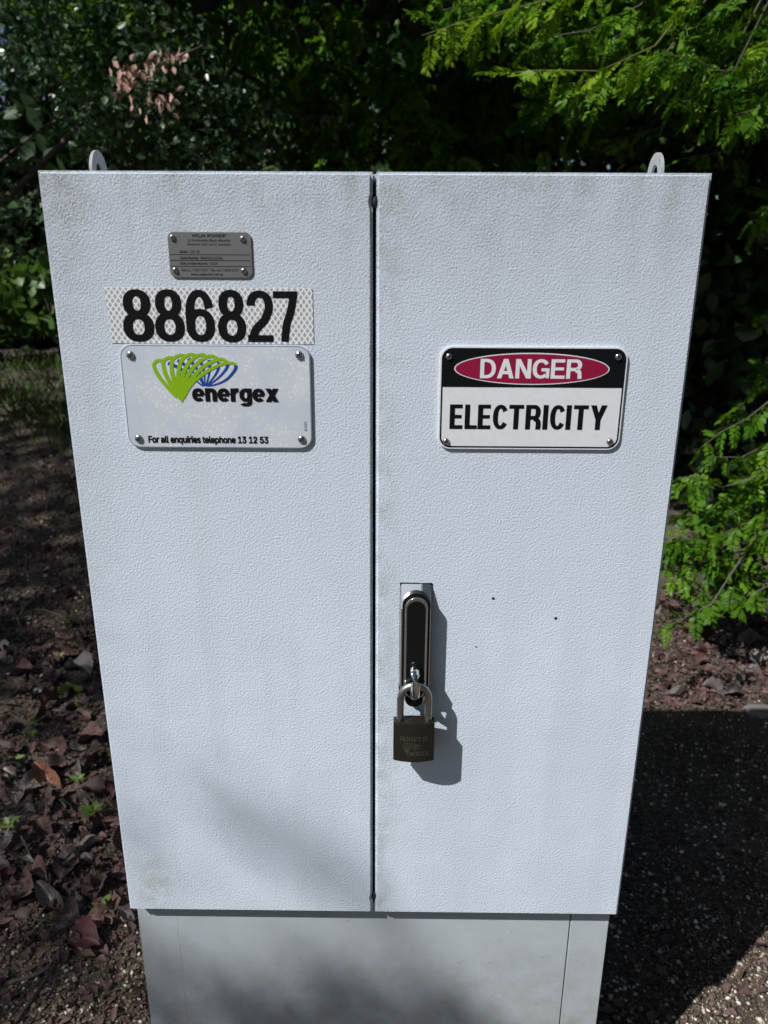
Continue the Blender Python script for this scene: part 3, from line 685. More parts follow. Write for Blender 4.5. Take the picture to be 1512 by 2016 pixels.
# manufacturer's nameplate
YN = -0.0016
x0 = px(331, 500, YN)[0]+0.0006; x1 = px(496, 500, YN)[0]; z1 = px(412, 457, YN)[1]; z0_ = px(412, 547, YN)[1]
nam = thing('nameplate', 'small grey etched metal nameplate with four screws above the number sticker', 'nameplate', ((x0+x1)/2, YN, z0_))
bobj('plate', prism_bm(rrect(x0, z0_, x1, z1, 0.0060), 0.0, YN, 0.0003), 'nameplate', nam)
def zn(X, Y): return (320+X/8.4, 450+Y/8.4)
def nline(s, X0, Y0, X1, Y1, bold=0.0):
    a, b = zn(X0, Y0), zn(X1, Y1); text('lettering', s, *tbox(px, a[0], a[1], b[0], b[1], YN), YN-0.0002, 'ink', nam, bold*0.005)
nline('NOJA POWER', 492, 140, 1030, 92, 0.01)
nline('®', 1034, 108, 1058, 90)
nline('16 Archimedes Place, Murarrie', 418, 222, 1112, 172); nline('Brisbane, QLD, 4172, Australia', 418, 285, 1122, 242)
nline('Model:  LVC-01', 285, 402, 610, 362, 0.004); nline('Serial Number:  0500122123186', 294, 506, 992, 464, 0.004)
nline('Date of Manufacture:  12/22', 300, 598, 908, 556, 0.004)
nline('Tel:+61 7 3907 5777   Fax:+61 7 3399 6777', 310, 706, 1256, 668, 0.002); nline('www.nojapower.com.au', 470, 780, 1000, 738, 0.006)
for Ya, Xa, Xb in ((430, 104, 1450), (526, 110, 1458), (624, 118, 1466)):
    a, b = px(*zn(Xa, Ya), YN), px(*zn(Xb, Ya+6), YN)
    sheet('rule_line', [(a[0]+0.0004, b[1]-0.0001), (b[0]-0.0004, b[1]-0.0001), (b[0]-0.0004, b[1]+0.0003), (a[0]+0.0004, b[1]+0.0003)], YN-0.0002, 'ink', nam)
for i, (X, Y) in enumerate(((165, 150), (1325, 170), (212, 690), (1345, 700))): screw(nam, *zn(X, Y), 0.0030, YN, 0.2+i*0.5)
# ------------------------------------------------------------------ foliage helpers
def rot_to(d, roll):
    """matrices whose y axis is d (N,3), turned about d by roll; z axis is the leaf's face"""
    d = d/np.linalg.norm(d, axis=1, keepdims=True)
    up = np.where(np.abs(d[:, 2:3]) > 0.95, np.array([[1.0, 0, 0]]), np.array([[0, 0, 1.0]]))
    x = np.cross(d, up); x /= np.linalg.norm(x, axis=1, keepdims=True); z = np.cross(x, d)
    c, s = np.cos(roll)[:, None], np.sin(roll)[:, None]
    return np.stack([x*c+z*s, d, -x*s+z*c], 2)
def cloud(name, tv, tf, pos, mats, scale, mat, parent, kind='stuff'):
    """many copies of one small template joined into one mesh, each with its own tint"""
    pos = np.asarray(pos); n = len(pos); tv = np.asarray(tv, float); m = len(tv); tf = np.asarray(tf)
    off = origin_of(parent)
    V = np.einsum('nij,mj->nmi', mats, tv)*np.asarray(scale).reshape(-1, 1, 1) + pos[:, None, :] - off
    F = (tf[None]+(np.arange(n)*m)[:, None, None]).reshape(-1, tf.shape[1])
    me = bpy.data.meshes.new(name); k = F.shape[1]
    me.vertices.add(n*m); me.vertices.foreach_set('co', V.ravel())
    me.loops.add(F.size); me.loops.foreach_set('vertex_index', F.ravel().astype(np.int32))
    me.polygons.add(len(F)); me.polygons.foreach_set('loop_start', np.arange(0, F.size, k, dtype=np.int32))
    me.polygons.foreach_set('loop_total', np.full(len(F), k, dtype=np.int32))
    at = me.attributes.new('tint', 'FLOAT', 'POINT'); at.data.foreach_set('value', np.repeat(rng.random(n), m).astype(np.float32))
    me.update(); me.validate()
    o = link(name, me, mat, parent)
    if kind: o['kind'] = kind
    return o
def tmpl_leaf(w, fold=0.15, droop=0.1):          # 2 quads folded on the midrib, unit length along y
    v = [(0, 0, 0), (0, 0.5, -droop*0.3), (0, 1.0, -droop), (-w, 0.42, fold*w), (w, 0.42, fold*w), (-w*0.55, 0.8, fold*w*0.5-droop*0.6), (w*0.55, 0.8, fold*w*0.5-droop*0.6), (0, 0.85, -droop*0.7)]
    f = [(0, 1, 3, 3), (0, 4, 1, 1)]
    return [v[0], v[4], v[6], v[2], v[5], v[3], v[7], v[1]], [(0, 1, 2, 7), (7, 2, 3, 6), (0, 7, 4, 5), (7, 6, 3, 4)]
def tmpl_frond(pairs=8, w=0.17, droop=0.18, ll=0.30, seed=0):
    """pinnate leaf: unit length along y, uneven leaflets both sides"""
    v, f = [], []; rr = random.Random(seed+pairs)
    for i in range(pairs):
        t = (i+0.6)/pairs*0.92; L0 = ll*(0.55+0.9*math.sin(math.pi*min(1, 0.18+t*0.78)))*0.75; z = -droop*t*t; bend_ = 0.10*math.sin(2.2*t+seed)
        for s in (-1, 1):
            if rr.random() < 0.06: continue
            L = L0*(0.75+0.45*rr.random()); a = 1.15-0.40*t+rr.gauss(0, 0.14); tw = rr.gauss(0, 0.35); dx, dy = s*math.sin(a), math.cos(a); nx_, ny_ = -dy*s, dx*s
            b = len(v); hw = L*0.21; zz = z-0.25*L*0.4
            v += [(bend_, t, z), (bend_+dx*L*.5+nx_*hw, t+dy*L*.5+ny_*hw, zz+0.02+tw*hw), (bend_+dx*L, t+dy*L, zz-0.03+rr.gauss(0, 0.02)), (bend_+dx*L*.5-nx_*hw, t+dy*L*.5-ny_*hw, zz-tw*hw)]
            f.append((b, b+1, b+2, b+3) if s > 0 else (b+3, b+2, b+1, b))
    b = len(v); v += [(0, 0.86, -droop*.75), (0.05, 0.93, -droop*.9), (0, 1.02, -droop*1.05), (-0.05, 0.93, -droop*.9)]; f.append((b, b+1, b+2, b+3))
    b = len(v); v += [(-0.010, 0, 0), (0.010, 0, 0), (0.006, 0.9, -droop*.8), (-0.006, 0.9, -droop*.8)]; f.append((b, b+1, b+2, b+3))
    return v, f
FROND = tmpl_frond(10, ll=0.34); FROND2 = tmpl_frond(12, ll=0.28, droop=0.35); FROND3 = tmpl_frond(9, ll=0.38, droop=0.08)
FRONDS = [FROND, FROND2, FROND3, tmpl_frond(11, ll=0.30, droop=0.5, seed=3), tmpl_frond(8, ll=0.40, droop=-0.1, seed=5), tmpl_frond(13, ll=0.27, droop=0.25, seed=8)]
OVAL = tmpl_leaf(0.30); BROAD = tmpl_leaf(0.46, 0.25, 0.2); NARROW = tmpl_leaf(0.2)
def dirs(n, down=0.3, spread=1.0, out=None):
    d = rng.normal(size=(n, 3))*spread; d[:, 2] -= down
    if out is not None: d += out
    return d
def blob(n, c, r, shell=0.55, clump=0):
    """points through an ellipsoid, denser towards its outside; with clump > 0 gathered round that many twig ends"""
    c, r = np.array(c, float), np.array(r, float)
    def pts(k):
        u = rng.normal(size=(k, 3)); u /= np.linalg.norm(u, axis=1, keepdims=True)
        return u*(shell+(1-shell)*rng.random((k, 1)))**(1/1.5)
    if clump:
        cc = pts(clump); p = cc[rng.integers(0, clump, n)]+rng.normal(size=(n, 3))*np.array([0.13, 0.13, 0.08])*1.25*(12/clump)**0.33
    else: p = pts(n)
    return c+p*r
def limbs(parent, base, ends, r0, mat='bark', name='branch', sag=0.0):
    for e in ends:
        b, e = np.array(base, float), np.array(e, float); pts = []
        for t in np.linspace(0, 1, 6):
            p = b+(e-b)*t; p[2] += 0.12*np.linalg.norm(e-b)*math.sin(math.pi*t)-sag*t*t
            p[:2] += 0.04*np.array([mnoise.noise((e[0]*3+t*3, e[1], 0)), mnoise.noise((e[1]*3+t*3, e[0], 5))])*(1 if 0 < t < 1 else 0)
            pts.append(p)
        tube(name, pts, [r0*(1-0.75*t) for t in np.linspace(0, 1, 6)], mat, parent, 6)
def trunk(parent, base, top, r):
    b, t = np.array([base[0], base[1], gz(base[0], base[1])-0.05]), np.array(top, float); pts = []
    for s in np.linspace(0, 1, 8):
        p = b+(t-b)*s; p[:2] += 0.06*np.array([math.sin(4*s+b[0]), math.cos(3.3*s+b[1])])*s*(1-s)*2; pts.append(p)
    tube('trunk', pts, [r*(1.25-0.6*s) for s in np.linspace(0, 1, 8)], 'bark', parent, 8)

# ------------------------------------------------------------------ feathery-leaved tree on the right, its lit sprays reach towards the cabinet
tree = thing('feathery_tree', 'bright green feathery-leaved tree with sprays hanging over the right side', 'tree', (2.45, 2.45, gz(2.45, 2.45)))
HUB = np.array([2.2, 2.4, 2.6])
trunk(tree, (2.45, 2.45, 0), HUB, 0.06)
def frond_mesh(name, T):
    me = bpy.data.meshes.new(name); me.from_pydata(T[0], [], T[1]); me.update(); return me
FM = {}
for mt in ('frond', 'frond_yellow'):
    FM[mt] = []
    for T in FRONDS:
        me = frond_mesh('frond', T); me.materials.append(MAT[mt]); FM[mt].append(me)
def spray(root, path, n, size, mat='frond', r=0.0035, down=0.7, hub=None, spread=0.75):
    """a twig along path (points in space) with fronds on both sides; each frond is an object"""
    path = [np.array(p, float) for p in path]
    full = ([np.array(hub), (np.array(hub)+path[0])/2+np.array([0, 0, 0.10])] if hub is not None else [])+path
    k = len(full)
    br = tube('branch', full, [r*(1.3-1.0*i/(k-1)) if i >= k-len(path) else r*1.3 for i in range(k)], 'stem' if mat == 'frond_yellow' else 'twig', root, 5)
    seg = np.cumsum([0]+[np.linalg.norm(b-a) for a, b in zip(path[:-1], path[1:])])
    for i in range(n):
        t = seg[-1]*((i+0.5+0.6*(random.random()-0.5))/n); j = min(int(np.searchsorted(seg, t))-1, len(path)-2); j = max(j, 0)
        u = (t-seg[j])/(seg[j+1]-seg[j]+1e-9); p = path[j]+(path[j+1]-path[j])*u
        ax = path[j+1]-path[j]; ax = ax/np.linalg.norm(ax)
        side = np.cross(ax, (0, 0, 1.0)); side /= (np.linalg.norm(side)+1e-6)
        d = ax*0.6+side*(1 if i % 2 else -1)*spread+np.array([0, 0, -down*0.75])+rng.normal(size=3)*0.45
        m = rot_to(d[None], np.array([rng.normal()*0.5]))[0]
        s = size*(0.75+0.5*random.random())*(0.8 if i > n*0.8 else 1)
        o = bpy.data.objects.new('frond', FM[mat][rng.integers(0, 6)]); C.objects.link(o); o.parent = br
        p = p - ORG[root.name]
        mm = Matrix.Identity(4)
        for a in range(3):
            for b in range(3): mm[a][b] = m[a][b]*s
            mm[a][3] = p[a]
        o.matrix_local = mm
    return br
def pp(lst, Y): return [P(x, y, Y if not isinstance(Y, (list, tuple)) else Y[i]) for i, (x, y) in enumerate(lst)]
HUBS = np.array([1.45, 1.95, 2.45])
for lst, Y, n, size, mat, down in (
    ([(1180, -25), (1040, 10), (920, 40), (830, 70)], 1.55, 14, 0.105, 'frond_yellow', 0.9),
    ([(1100, -40), (980, -5), (870, 20)], 1.70, 10, 0.10, 'frond', 0.8),
    ([(1260, 10), (1160, 60), (1060, 75)], 1.65, 11, 0.10, 'frond', 0.8),
    ([(1290, 90), (1180, 140), (1060, 138), (1000, 145)], 1.50, 11, 0.085, 'frond_yellow', 0.9),
    ([(1300, 120), (1200, 150), (1120, 165)], 1.60, 14, 0.11, 'frond', 0.9),
    ([(1330, 60), (1230, 65), (1150, 90)], 1.75, 12, 0.10, 'frond', 0.5),
    ([(1440, 150), (1360, 115), (1300, 105)], 1.45, 11, 0.085, 'frond', 0.9),
    ([(1500, 130), (1430, 140), (1350, 130)], 1.5, 10, 0.085, 'frond', 0.7),
    ([(1400, 185), (1350, 200), (1320, 195)], 1.6, 7, 0.09, 'frond', 0.9),
    ([(1560, 170), (1490, 215), (1450, 225)], 1.4, 10, 0.085, 'frond', 0.6),
    ([(1560, 60), (1500, 90), (1480, 100)], 1.35, 6, 0.07, 'frond_yellow', 0.4),
    ([(1480, -30), (1430, 5), (1390, 30)], 1.6, 8, 0.10, 'frond', 0.9),
    ([(1400, -30), (1365, -5), (1350, 10)], 1.5, 5, 0.08, 'frond_yellow', 0.7),
    ([(1420, 300), (1380, 305), (1350, 310)], 1.9, 4, 0.08, 'frond', 0.5),
    ([(1300, 250), (1240, 270), (1190, 275)], 2.2, 6, 0.10, 'frond', 0.6),
    ([(1540, 770), (1470, 825), (1420, 850), (1375, 885)], 1.25, 12, 0.075, 'frond', 0.6),
    ([(1540, 860), (1460, 900), (1400, 900)], 1.45, 11, 0.08, 'frond', 0.9),
    ([(1560, 900), (1500, 930), (1450, 960)], 1.4, 12, 0.08, 'frond', 0.7),
    ([(1540, 990), (1470, 1030), (1400, 1065), (1340, 1060)], 1.35, 18, 0.085, 'frond', 0.6),
    ([(1560, 1060), (1480, 1080), (1400, 1100), (1350, 1120)], 1.40, 18, 0.085, 'frond', 0.6),
    ([(1550, 1100), (1480, 1120), (1420, 1140)], 1.5, 12, 0.085, 'frond', 0.5),
    ([(1560, 1130), (1500, 1160), (1440, 1185), (1410, 1200)], 1.3, 10, 0.08, 'frond', 0.4),
    ([(1560, 1010), (1520, 1040), (1490, 1060)], 1.25, 8, 0.08, 'frond', 0.5),
    ([(1420, 1080), (1370, 1100), (1320, 1150)], 1.45, 10, 0.085, 'frond', 0.7),
    ([(1400, 1190), (1360, 1210), (1310, 1235)], 1.15, 7, 0.085, 'frond', 0.35),
    ([(1420, 960), (1370, 935), (1330, 945)], 1.6, 8, 0.09, 'frond', 0.5),
    ([(1540, 390), (1490, 430), (1470, 440)], 1.7, 6, 0.09, 'frond', 0.7),
    ):
    low = lst[0][1] > 600
    hub = np.array([1.75, 1.95, 0.9]) if low else HUBS
    if lst[0] == (1420, 1080) or lst[0] == (1400, 1190) or lst[0] == (1420, 960): hub = np.array([1.30, 1.50, 0.45])
    spray(tree, pp(lst, Y), n, size, mat, 0.0028, down, hub)
limbs(tree, HUB, [HUBS], 0.03)
limbs(tree, (2.4, 2.43, 0.75), [(1.75, 1.95, 0.9), (1.30, 1.50, 0.45)], 0.02)
# the rest of its crown: canopy overhead and behind the sprays
near = [blob(n_, P(X, Y, D), (rx, ry, rz), 0.1, cl) for n_, X, Y, D, rx, ry, rz, cl in ((70, 960, 30, 1.72, .20, .12, .10, 8), (110, 1180, 90, 1.75, .26, .12, .16, 10), (90, 1370, 110, 1.62, .20, .12, .16, 10), (60, 1480, 170, 1.5, .10, .1, .16, 7), (90, 1250, 20, 1.85, .4, .12, .14, 10),
        (60, 1440, 60, 1.8, .25, .15, .2, 8), (100, 1450, 1060, 1.45, .19, .12, .15, 12), (30, 1500, 950, 1.5, .12, .1, .12, 5), (40, 1420, 1140, 1.4, .17, .08, .06, 8), (40, 1350, 1090, 1.5, .10, .08, .07, 5))]
near = np.concatenate(near); n = len(near); cloud('foliage', *FROND3, near, rot_to(dirs(n, 0.5), rng.normal(size=n)*0.6), 0.06+0.045*rng.random(n), 'frond', tree)
canopy = np.concatenate([blob(900, (1.2, 2.9, 3.0), (1.3, 0.9, 0.75), 0.3, 26), blob(900, (0.1, 3.0, 3.0), (1.2, 0.9, 0.7), 0.3, 26), blob(600, (2.4, 2.7, 2.2), (0.9, 0.8, 1.2), 0.3, 18),
                         blob(900, (0.9, 2.2, 2.4), (1.1, 0.25, 0.3), 0.2, 26), blob(260, (1.75, 1.9, 1.75), (0.4, 0.35, 0.6), 0.3, 10), blob(330, (1.75, 2.0, 0.75), (0.5, 0.4, 0.45), 0.3, 12)])
n = len(canopy); cloud('foliage', *FROND, canopy, rot_to(dirs(n, 0.6), rng.normal(size=n)*0.6), 0.10+0.06*rng.random(n), 'frond', tree)
limbs(tree, HUB, [(0.2, 2.9, 3.0), (1.0, 2.2, 2.3), (2.4, 2.6, 2.4), (1.6, 3.1, 3.3)], 0.03)

# ------------------------------------------------------------------ dark trees and shrubs behind
def shrub(name, label, cat, base, clumps, T, size, mat, group=None, tr=0.045, down=0.2):
    s = thing(name, label, cat, (base[0], base[1], gz(base[0], base[1])), group)
    pts = np.concatenate([blob(*c) for c in clumps]); n = len(pts)
    pts = pts[pts[:, 2] > 0.35*0+gz0(pts[:, 0], pts[:, 1])+0.02]; n = len(pts)
    top = np.mean([c[1] for c in clumps], axis=0)
    trunk(s, base, (top[0], top[1], top[2]), tr)
    limbs(s, (base[0]*.5+top[0]*.5, base[1]*.5+top[1]*.5, (gz(base[0], base[1])+top[2])/2), [c[1] for c in clumps], tr*0.6)
    cloud('foliage', *T, pts, rot_to(dirs(n, down), rng.normal(size=n)*0.8), size*(0.7+0.6*rng.random(n)), mat, s)
    return s
shrub('dark_tree', 'deeply shaded feathery tree behind the middle of the cabinet', 'tree', (0.25, 4.0), [(900, (0.1, 3.7, 2.1), (1.0, 0.6, 0.9), 0.3, 22), (700, (-0.9, 3.9, 2.3), (0.9, 0.5, 0.8), 0.3, 18), (500, (1.0, 3.9, 1.6), (0.8, 0.5, 1.0), 0.3, 14)], FROND, 0.15, 'frond', tr=0.07, down=0.5)
shrub('small_leaved_tree', 'small oval-leaved tree with grey green foliage behind the left top corner', 'tree', (-3.7, 3.5), [(3600, (-2.1, 3.2, 2.35), (1.1, 0.5, 0.75), 0.2, 60), (2600, (-1.2, 3.4, 2.1), (0.8, 0.45, 0.75), 0.2, 44), (1500, (-2.2, 3.3, 1.45), (0.8, 0.4, 0.4), 0.2, 26), (1500, (-0.6, 3.5, 1.75), (0.6, 0.4, 0.45), 0.2, 24)], OVAL, 0.045, 'oval', tr=0.022, down=0.3)
shrub('broad_leaved_bush', 'green broad-leaved bush above the grass beside the left door', 'bush', (-2.5, 5.1), [(420, (-2.55, 4.9, 1.05), (0.65, 0.3, 0.42), 0.3, 18), (240, (-2.9, 4.9, 0.85), (0.5, 0.3, 0.3), 0.3, 10), (200, (-2.0, 5.0, 1.0), (0.5, 0.3, 0.4), 0.3, 10)], BROAD, 0.11, 'broad', tr=0.03)
hed = [(-4.2, 6.3, 'leftmost'), (-2.6, 6.6, 'l'), (-1.0, 6.5, 'm'), (0.7, 6.4, 'm'), (2.4, 5.9, 'r'), (4.0, 5.2, 'r')]
for i, (x, y, _) in enumerate(hed):
    lab = ['dense dark evergreen shrub at the far left behind the grass', 'dense dark evergreen shrub behind the broad-leaved bush', 'dense dark evergreen shrub in the gloom behind the left door', 'dense dark evergreen shrub in the gloom behind the right door', 'dense dark evergreen shrub in the black shade right of the cabinet', 'dense dark evergreen shrub at the far right edge'][i]
    h = 2.3 if i == 0 else 4.6
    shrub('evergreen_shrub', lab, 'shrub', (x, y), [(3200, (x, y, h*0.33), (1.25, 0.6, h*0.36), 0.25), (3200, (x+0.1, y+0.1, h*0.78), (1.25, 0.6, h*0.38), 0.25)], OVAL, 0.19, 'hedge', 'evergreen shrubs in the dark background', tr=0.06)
shrub('shade_bush', 'black shaded bush low behind the feathery tree on the right', 'bush', (1.9, 3.1), [(1500, (1.75, 2.75, 0.75), (0.9, 0.35, 0.7), 0.25), (1100, (1.0, 2.95, 0.6), (0.6, 0.35, 0.55), 0.25), (1500, (2.0, 3.1, 1.6), (1.1, 0.4, 0.8), 0.25)], OVAL, 0.11, 'hedge')  # dark leaf colour stands in for the deep shade here
# leaf layer added overhead to block sky and sun from the background
grove = thing('shading_canopy', 'tall dark tree with overhead canopy added to shade the background', 'tree', (3.6, 5.0, gz(3.6, 5.0)))
trunk(grove, (3.6, 5.0), (3.2, 4.6, 3.6), 0.10)
pts = np.stack([rng.uniform(-5.5, 5.0, 15000), rng.uniform(1.5, 7.5, 15000), rng.uniform(2.65, 4.3, 15000)], 1)
low = np.stack([rng.uniform(-1.2, 3.2, 4200), rng.uniform(1.45, 3.4, 4200), rng.uniform(2.45, 2.75, 4200)], 1)
pts = np.concatenate([pts, low])
pts = pts[~((pts[:, 0] < -2.0) & (pts[:, 1] > 4.0))]
pts = pts[(pts[:, 0] > -0.9) | (rng.random(len(pts)) < 0.24)]
def off_beam(q, c, r):                            # a gap in the leaves through which one sunbeam reaches c
    w = q-c; t = w @ SUN; return np.linalg.norm(w-t[:, None]*SUN, axis=1) > r
DEADC = P(280, 150, 2.30); pts = pts[off_beam(pts, DEADC, 0.34)]; pts = pts[off_beam(pts, P(60, 620, 4.9), 0.42)]
n = len(pts); cloud('foliage', *OVAL, pts, rot_to(dirs(n, 0.2), rng.normal(size=n)*0.8), 0.17*(0.7+0.6*rng.random(n)), 'hedge', grove)
limbs(grove, (3.2, 4.6, 3.5), [(-3.5, 4.0, 3.6), (3.5, 4.0, 3.6), (-1.2, 2.6, 3.4), (1.6, 2.6, 3.5), (0, 6.5, 3.8)], 0.05)
# dead pinkish leaves still hanging on a branch
dead = thing('dead_branch', 'dead branch with dangling pale pinkish brown leaves among the left foliage', 'dead branch', P(300, 150, 2.30))
DB = [P(x, y, 2.30) for x, y in ((470, 60), (400, 90), (340, 115), (280, 140), (235, 165))]
tube('branch', DB[1:], [0.0028, 0.0024, 0.002, 0.0014], 'bark', dead, 5)
dl = bpy.data.meshes.new('dead_leaf'); dl.from_pydata(OVAL[0], [], OVAL[1]); dl.materials.append(MAT['dry_hang'])
dspots = [(random.gauss(245, 16), random.gauss(148, 18)) for _ in range(48)]+[(random.gauss(335, 20), random.gauss(108, 10)) for _ in range(24)]+[(random.gauss(290, 22), random.gauss(130, 12)) for _ in range(14)]+[(random.gauss(310, 32), random.gauss(190, 15)) for _ in range(30)]
for X, Y in dspots:
    o = bpy.data.objects.new('dead_leaf', dl); C.objects.link(o); o.parent = dead
    m = rot_to(dirs(1, 1.2, 0.7), rng.normal(size=1))[0]; s = 0.024+0.014*random.random(); p = P(X, Y, 2.30+random.gauss(0, 0.06))-ORG[dead.name]
    mm = Matrix.Identity(4)
    for a in range(3):
        for b in range(3): mm[a][b] = m[a][b]*s
        mm[a][3] = p[a]
    o.matrix_local = mm

# ------------------------------------------------------------------ the tree on the photographer's left that shades the soil and the foot of the cabinet
T0 = 9.0
shade = thing('shade_tree', 'leafy tree standing behind the photographer to the left', 'tree', (-8.2, -4.2, 0))
CR = np.array([-1.8, 1.2, 0])+SUN*T0                    # middle of its crown
trunk(shade, (-8.2, -4.2, 0), CR-np.array([0, 0, 0.8]), 0.15)
rs = np.random.default_rng(23)
def shaded(n, x0, x1, y0, y1, clump=0, w=0.12):
    """leaves whose shadows fall on the ground patch x0..x1, y0..y1"""
    if clump: c = np.stack([rs.uniform(x0, x1, clump), rs.uniform(y0, y1, clump)], 1); q = c[rs.integers(0, clump, n)]+rs.normal(size=(n, 2))*w
    else: q = np.stack([rs.uniform(x0, x1, n), rs.uniform(y0, y1, n)], 1)
    return np.concatenate([q, np.zeros((n, 1))], 1)+SUN*(T0+rs.normal(size=(n, 1))*0.7)
def sline(a, b, n, w):                            # a leafy twig whose shadow runs from a to b on the door (x, z)
    t = (np.arange(n)[:, None]+0.5)/n; p = np.array([a[0], 0, a[1]])*(1-t)+np.array([b[0], 0, b[1]])*t
    return p+rs.normal(size=(n, 3))*w+SUN*(T0+rs.normal(size=(n, 1))*0.2)
for pts, size in ((np.concatenate([shaded(1900, -3.4, -0.42, -0.6, 1.2), shaded(8500, -4.8, -0.42, 1.2, 3.9), shaded(2700, -3.4, -0.5, -0.6, 3.8, 60, 0.2)]), 0.09),
                  (np.concatenate([shaded(560, -0.42, -0.05, -0.5, 0.24, 60, 0.04), shaded(90, -0.42, -0.05, 0.24, 0.75, 20, 0.04), shaded(215, -0.05, 0.29, 0.04, 0.19), shaded(200, -0.05, 0.27, -0.3, 0.04, 40, 0.04),
                                   shaded(60, 0.27, 0.44, -0.1, 0.12), sline((-0.18, 0.57), (0.03, 0.42), 19, 0.018), sline((-0.31, 0.56), (-0.26, 0.44), 7, 0.02)]), 0.05)):
    n = len(pts); cloud('foliage', *OVAL, pts, rot_to(dirs(n, 0.3), rs.normal(size=n)), size*(0.7+0.6*rs.random(n)), 'broad', shade)
limbs(shade, CR-np.array([0, 0, 0.8]), [CR+np.array(d) for d in ((1.1, 0.2, -0.2), (-1.2, 0.3, 0.4), (0.2, 1.6, 0.5), (0.4, -1.3, 0.1))], 0.05)

# unseen trees added around the camera to cut the sky fill
for (x, y, h), lab in (((4.4, -4.6, 5.5), 'leafy tree added behind the camera to the right to block sky light'), ((0.8, -9.0, 7.0), 'tall leafy tree added far behind the camera to block sky light'), ((6.5, -0.8, 5.0), 'leafy tree added off to the right of the cabinet to block sky light')):
    shrub('sky_blocking_tree', lab, 'tree', (x, y), [(2600, (x, y, h*0.45), (1.9, 1.7, h*0.28), 0.2), (2600, (x, y, h*0.8), (2.2, 1.9, h*0.28), 0.2)], OVAL, 0.26, 'broad', 'unseen trees added to block sky light', tr=0.12)

# ------------------------------------------------------------------ grass strip, tufts, seedlings
gp = []
while len(gp) < 5200:
    x, y = rng.uniform(-4.6, -1.2), rng.uniform(3.25, 5.2)
    if mnoise.noise((x*1.5, y*1.5, 2))+0.35 > rng.random()*0.9 and (y > 3.5 or rng.random() < 0.3): gp.append((x, y, gz(x, y)-0.005))
gp = np.array(gp); n = len(gp)
BLADE = [(-0.03, 0, 0), (0.03, 0, 0), (0.02, 0.6, -0.08), (-0.02, 0.6, -0.08), (0.0, 1.0, -0.28)], [(0, 1, 2, 3), (3, 2, 4, 4)]
BL4 = [(-0.035, 0, 0), (0.035, 0, 0), (0.012, 0.95, -0.2), (-0.012, 0.95, -0.2)], [(0, 1, 2, 3)]
d = rng.normal(size=(n, 3))*0.55; d[:, 2] = 0.9
tag(cloud('grass', *BL4, gp, rot_to(d, rng.random(n)*6.28), 0.07+0.09*rng.random(n), 'grass', None), 'short green grass strip beyond the bare soil on the left', None, None, 'stuff')
def blade_pts(base, az, L, lean, droop):
    pts = []
    for t in np.linspace(0, 1, 6):
        pts.append(base+np.array([math.cos(az), math.sin(az), 0])*L*lean*t+np.array([0, 0, 1])*L*(t*(1-lean*0.5)-droop*t*t*t))
    return pts
def tuft(label, X, Y, nb, L, mat='drygrass', lean=0.75):
    b = G(X, Y); t = thing('grass_tuft', label, 'grass tuft', b, 'grass tufts on the soil')
    for k in range(nb):
        pts = blade_pts(b+np.array([random.gauss(0, 0.008), random.gauss(0, 0.008), -0.004]), random.random()*6.28, L*(0.5+0.7*random.random()), lean*(0.3+random.random()), 0.3+0.5*random.random())
        tube('blade', pts, [0.0016, 0.0016, 0.0014, 0.0011, 0.0008, 0.0003], mat, t, 4)
tuft('pale straggly grass tuft at the edge of the leaf litter left of the cabinet', 138, 1232, 17, 0.17)
tuft('small grass tuft by the reddish soil patch far left', 105, 1030, 12, 0.12, 'grass')
tuft('thin pale grass tuft leaning at the left border', 30, 1225, 9, 0.16)
tuft('low grass wisp in front of the pink leaf on the left', 55, 1835, 8, 0.07)
tuft('faint grass tuft close beside the upper left door edge', 140, 1010, 10, 0.11, 'grass')
def seedling(label, X, Y, n, s, mat='seedling'):
    b = G(X, Y); t = thing('seedling', label, 'seedling', b, 'green seedlings in the litter')
    top = b+np.array([0, 0, s*0.8]); tube('stem', [b-np.array([0, 0, 0.003]), top], [0.0012, 0.0008], 'stem', t, 5)
    for k in range(n):
        a = k*2.4+random.random(); dd = np.array([[math.cos(a), math.sin(a), 0.25+0.4*random.random()]])
        m = rot_to(dd, np.array([random.gauss(0, 0.3)]))[0]; sc = s*(0.8+0.5*random.random())
        obj('leaf', [m @ (np.array(v)*sc)+top-np.array([0, 0, s*0.6*(k/n)]) for v in OVAL[0]], OVAL[1], mat, t)
for lab, X, Y, n_, s in (('cluster of small green seedling leaves in the left litter', 72, 1418, 9, 0.020), ('yellow green seedling beside the cabinet in the left litter', 148, 1393, 5, 0.020),
                         ('bright green fern-like sprig poking from the litter near the left door', 185, 1612, 6, 0.030), ('tiny green sprout above the pink leaves at the left border', 30, 1510, 5, 0.022),
                         ('green sprout at the left edge beside an orange brown leaf', 20, 1640, 6, 0.026), ('tiny yellow green sprout under the lower left door corner', 200, 1800, 4, 0.022),
                         ('green sprout touching the cabinet edge in the left litter', 210, 1490, 4, 0.020), ('small sprout next to the grass tuft left of the cabinet', 118, 1300, 5, 0.020),
                         ('tiny sprout low at the left border below the seedlings', 62, 1455, 4, 0.018), ('lime sprout between the grey leaves left of the door', 155, 1545, 4, 0.020)):
    seedling(lab, X, Y, n_, s)

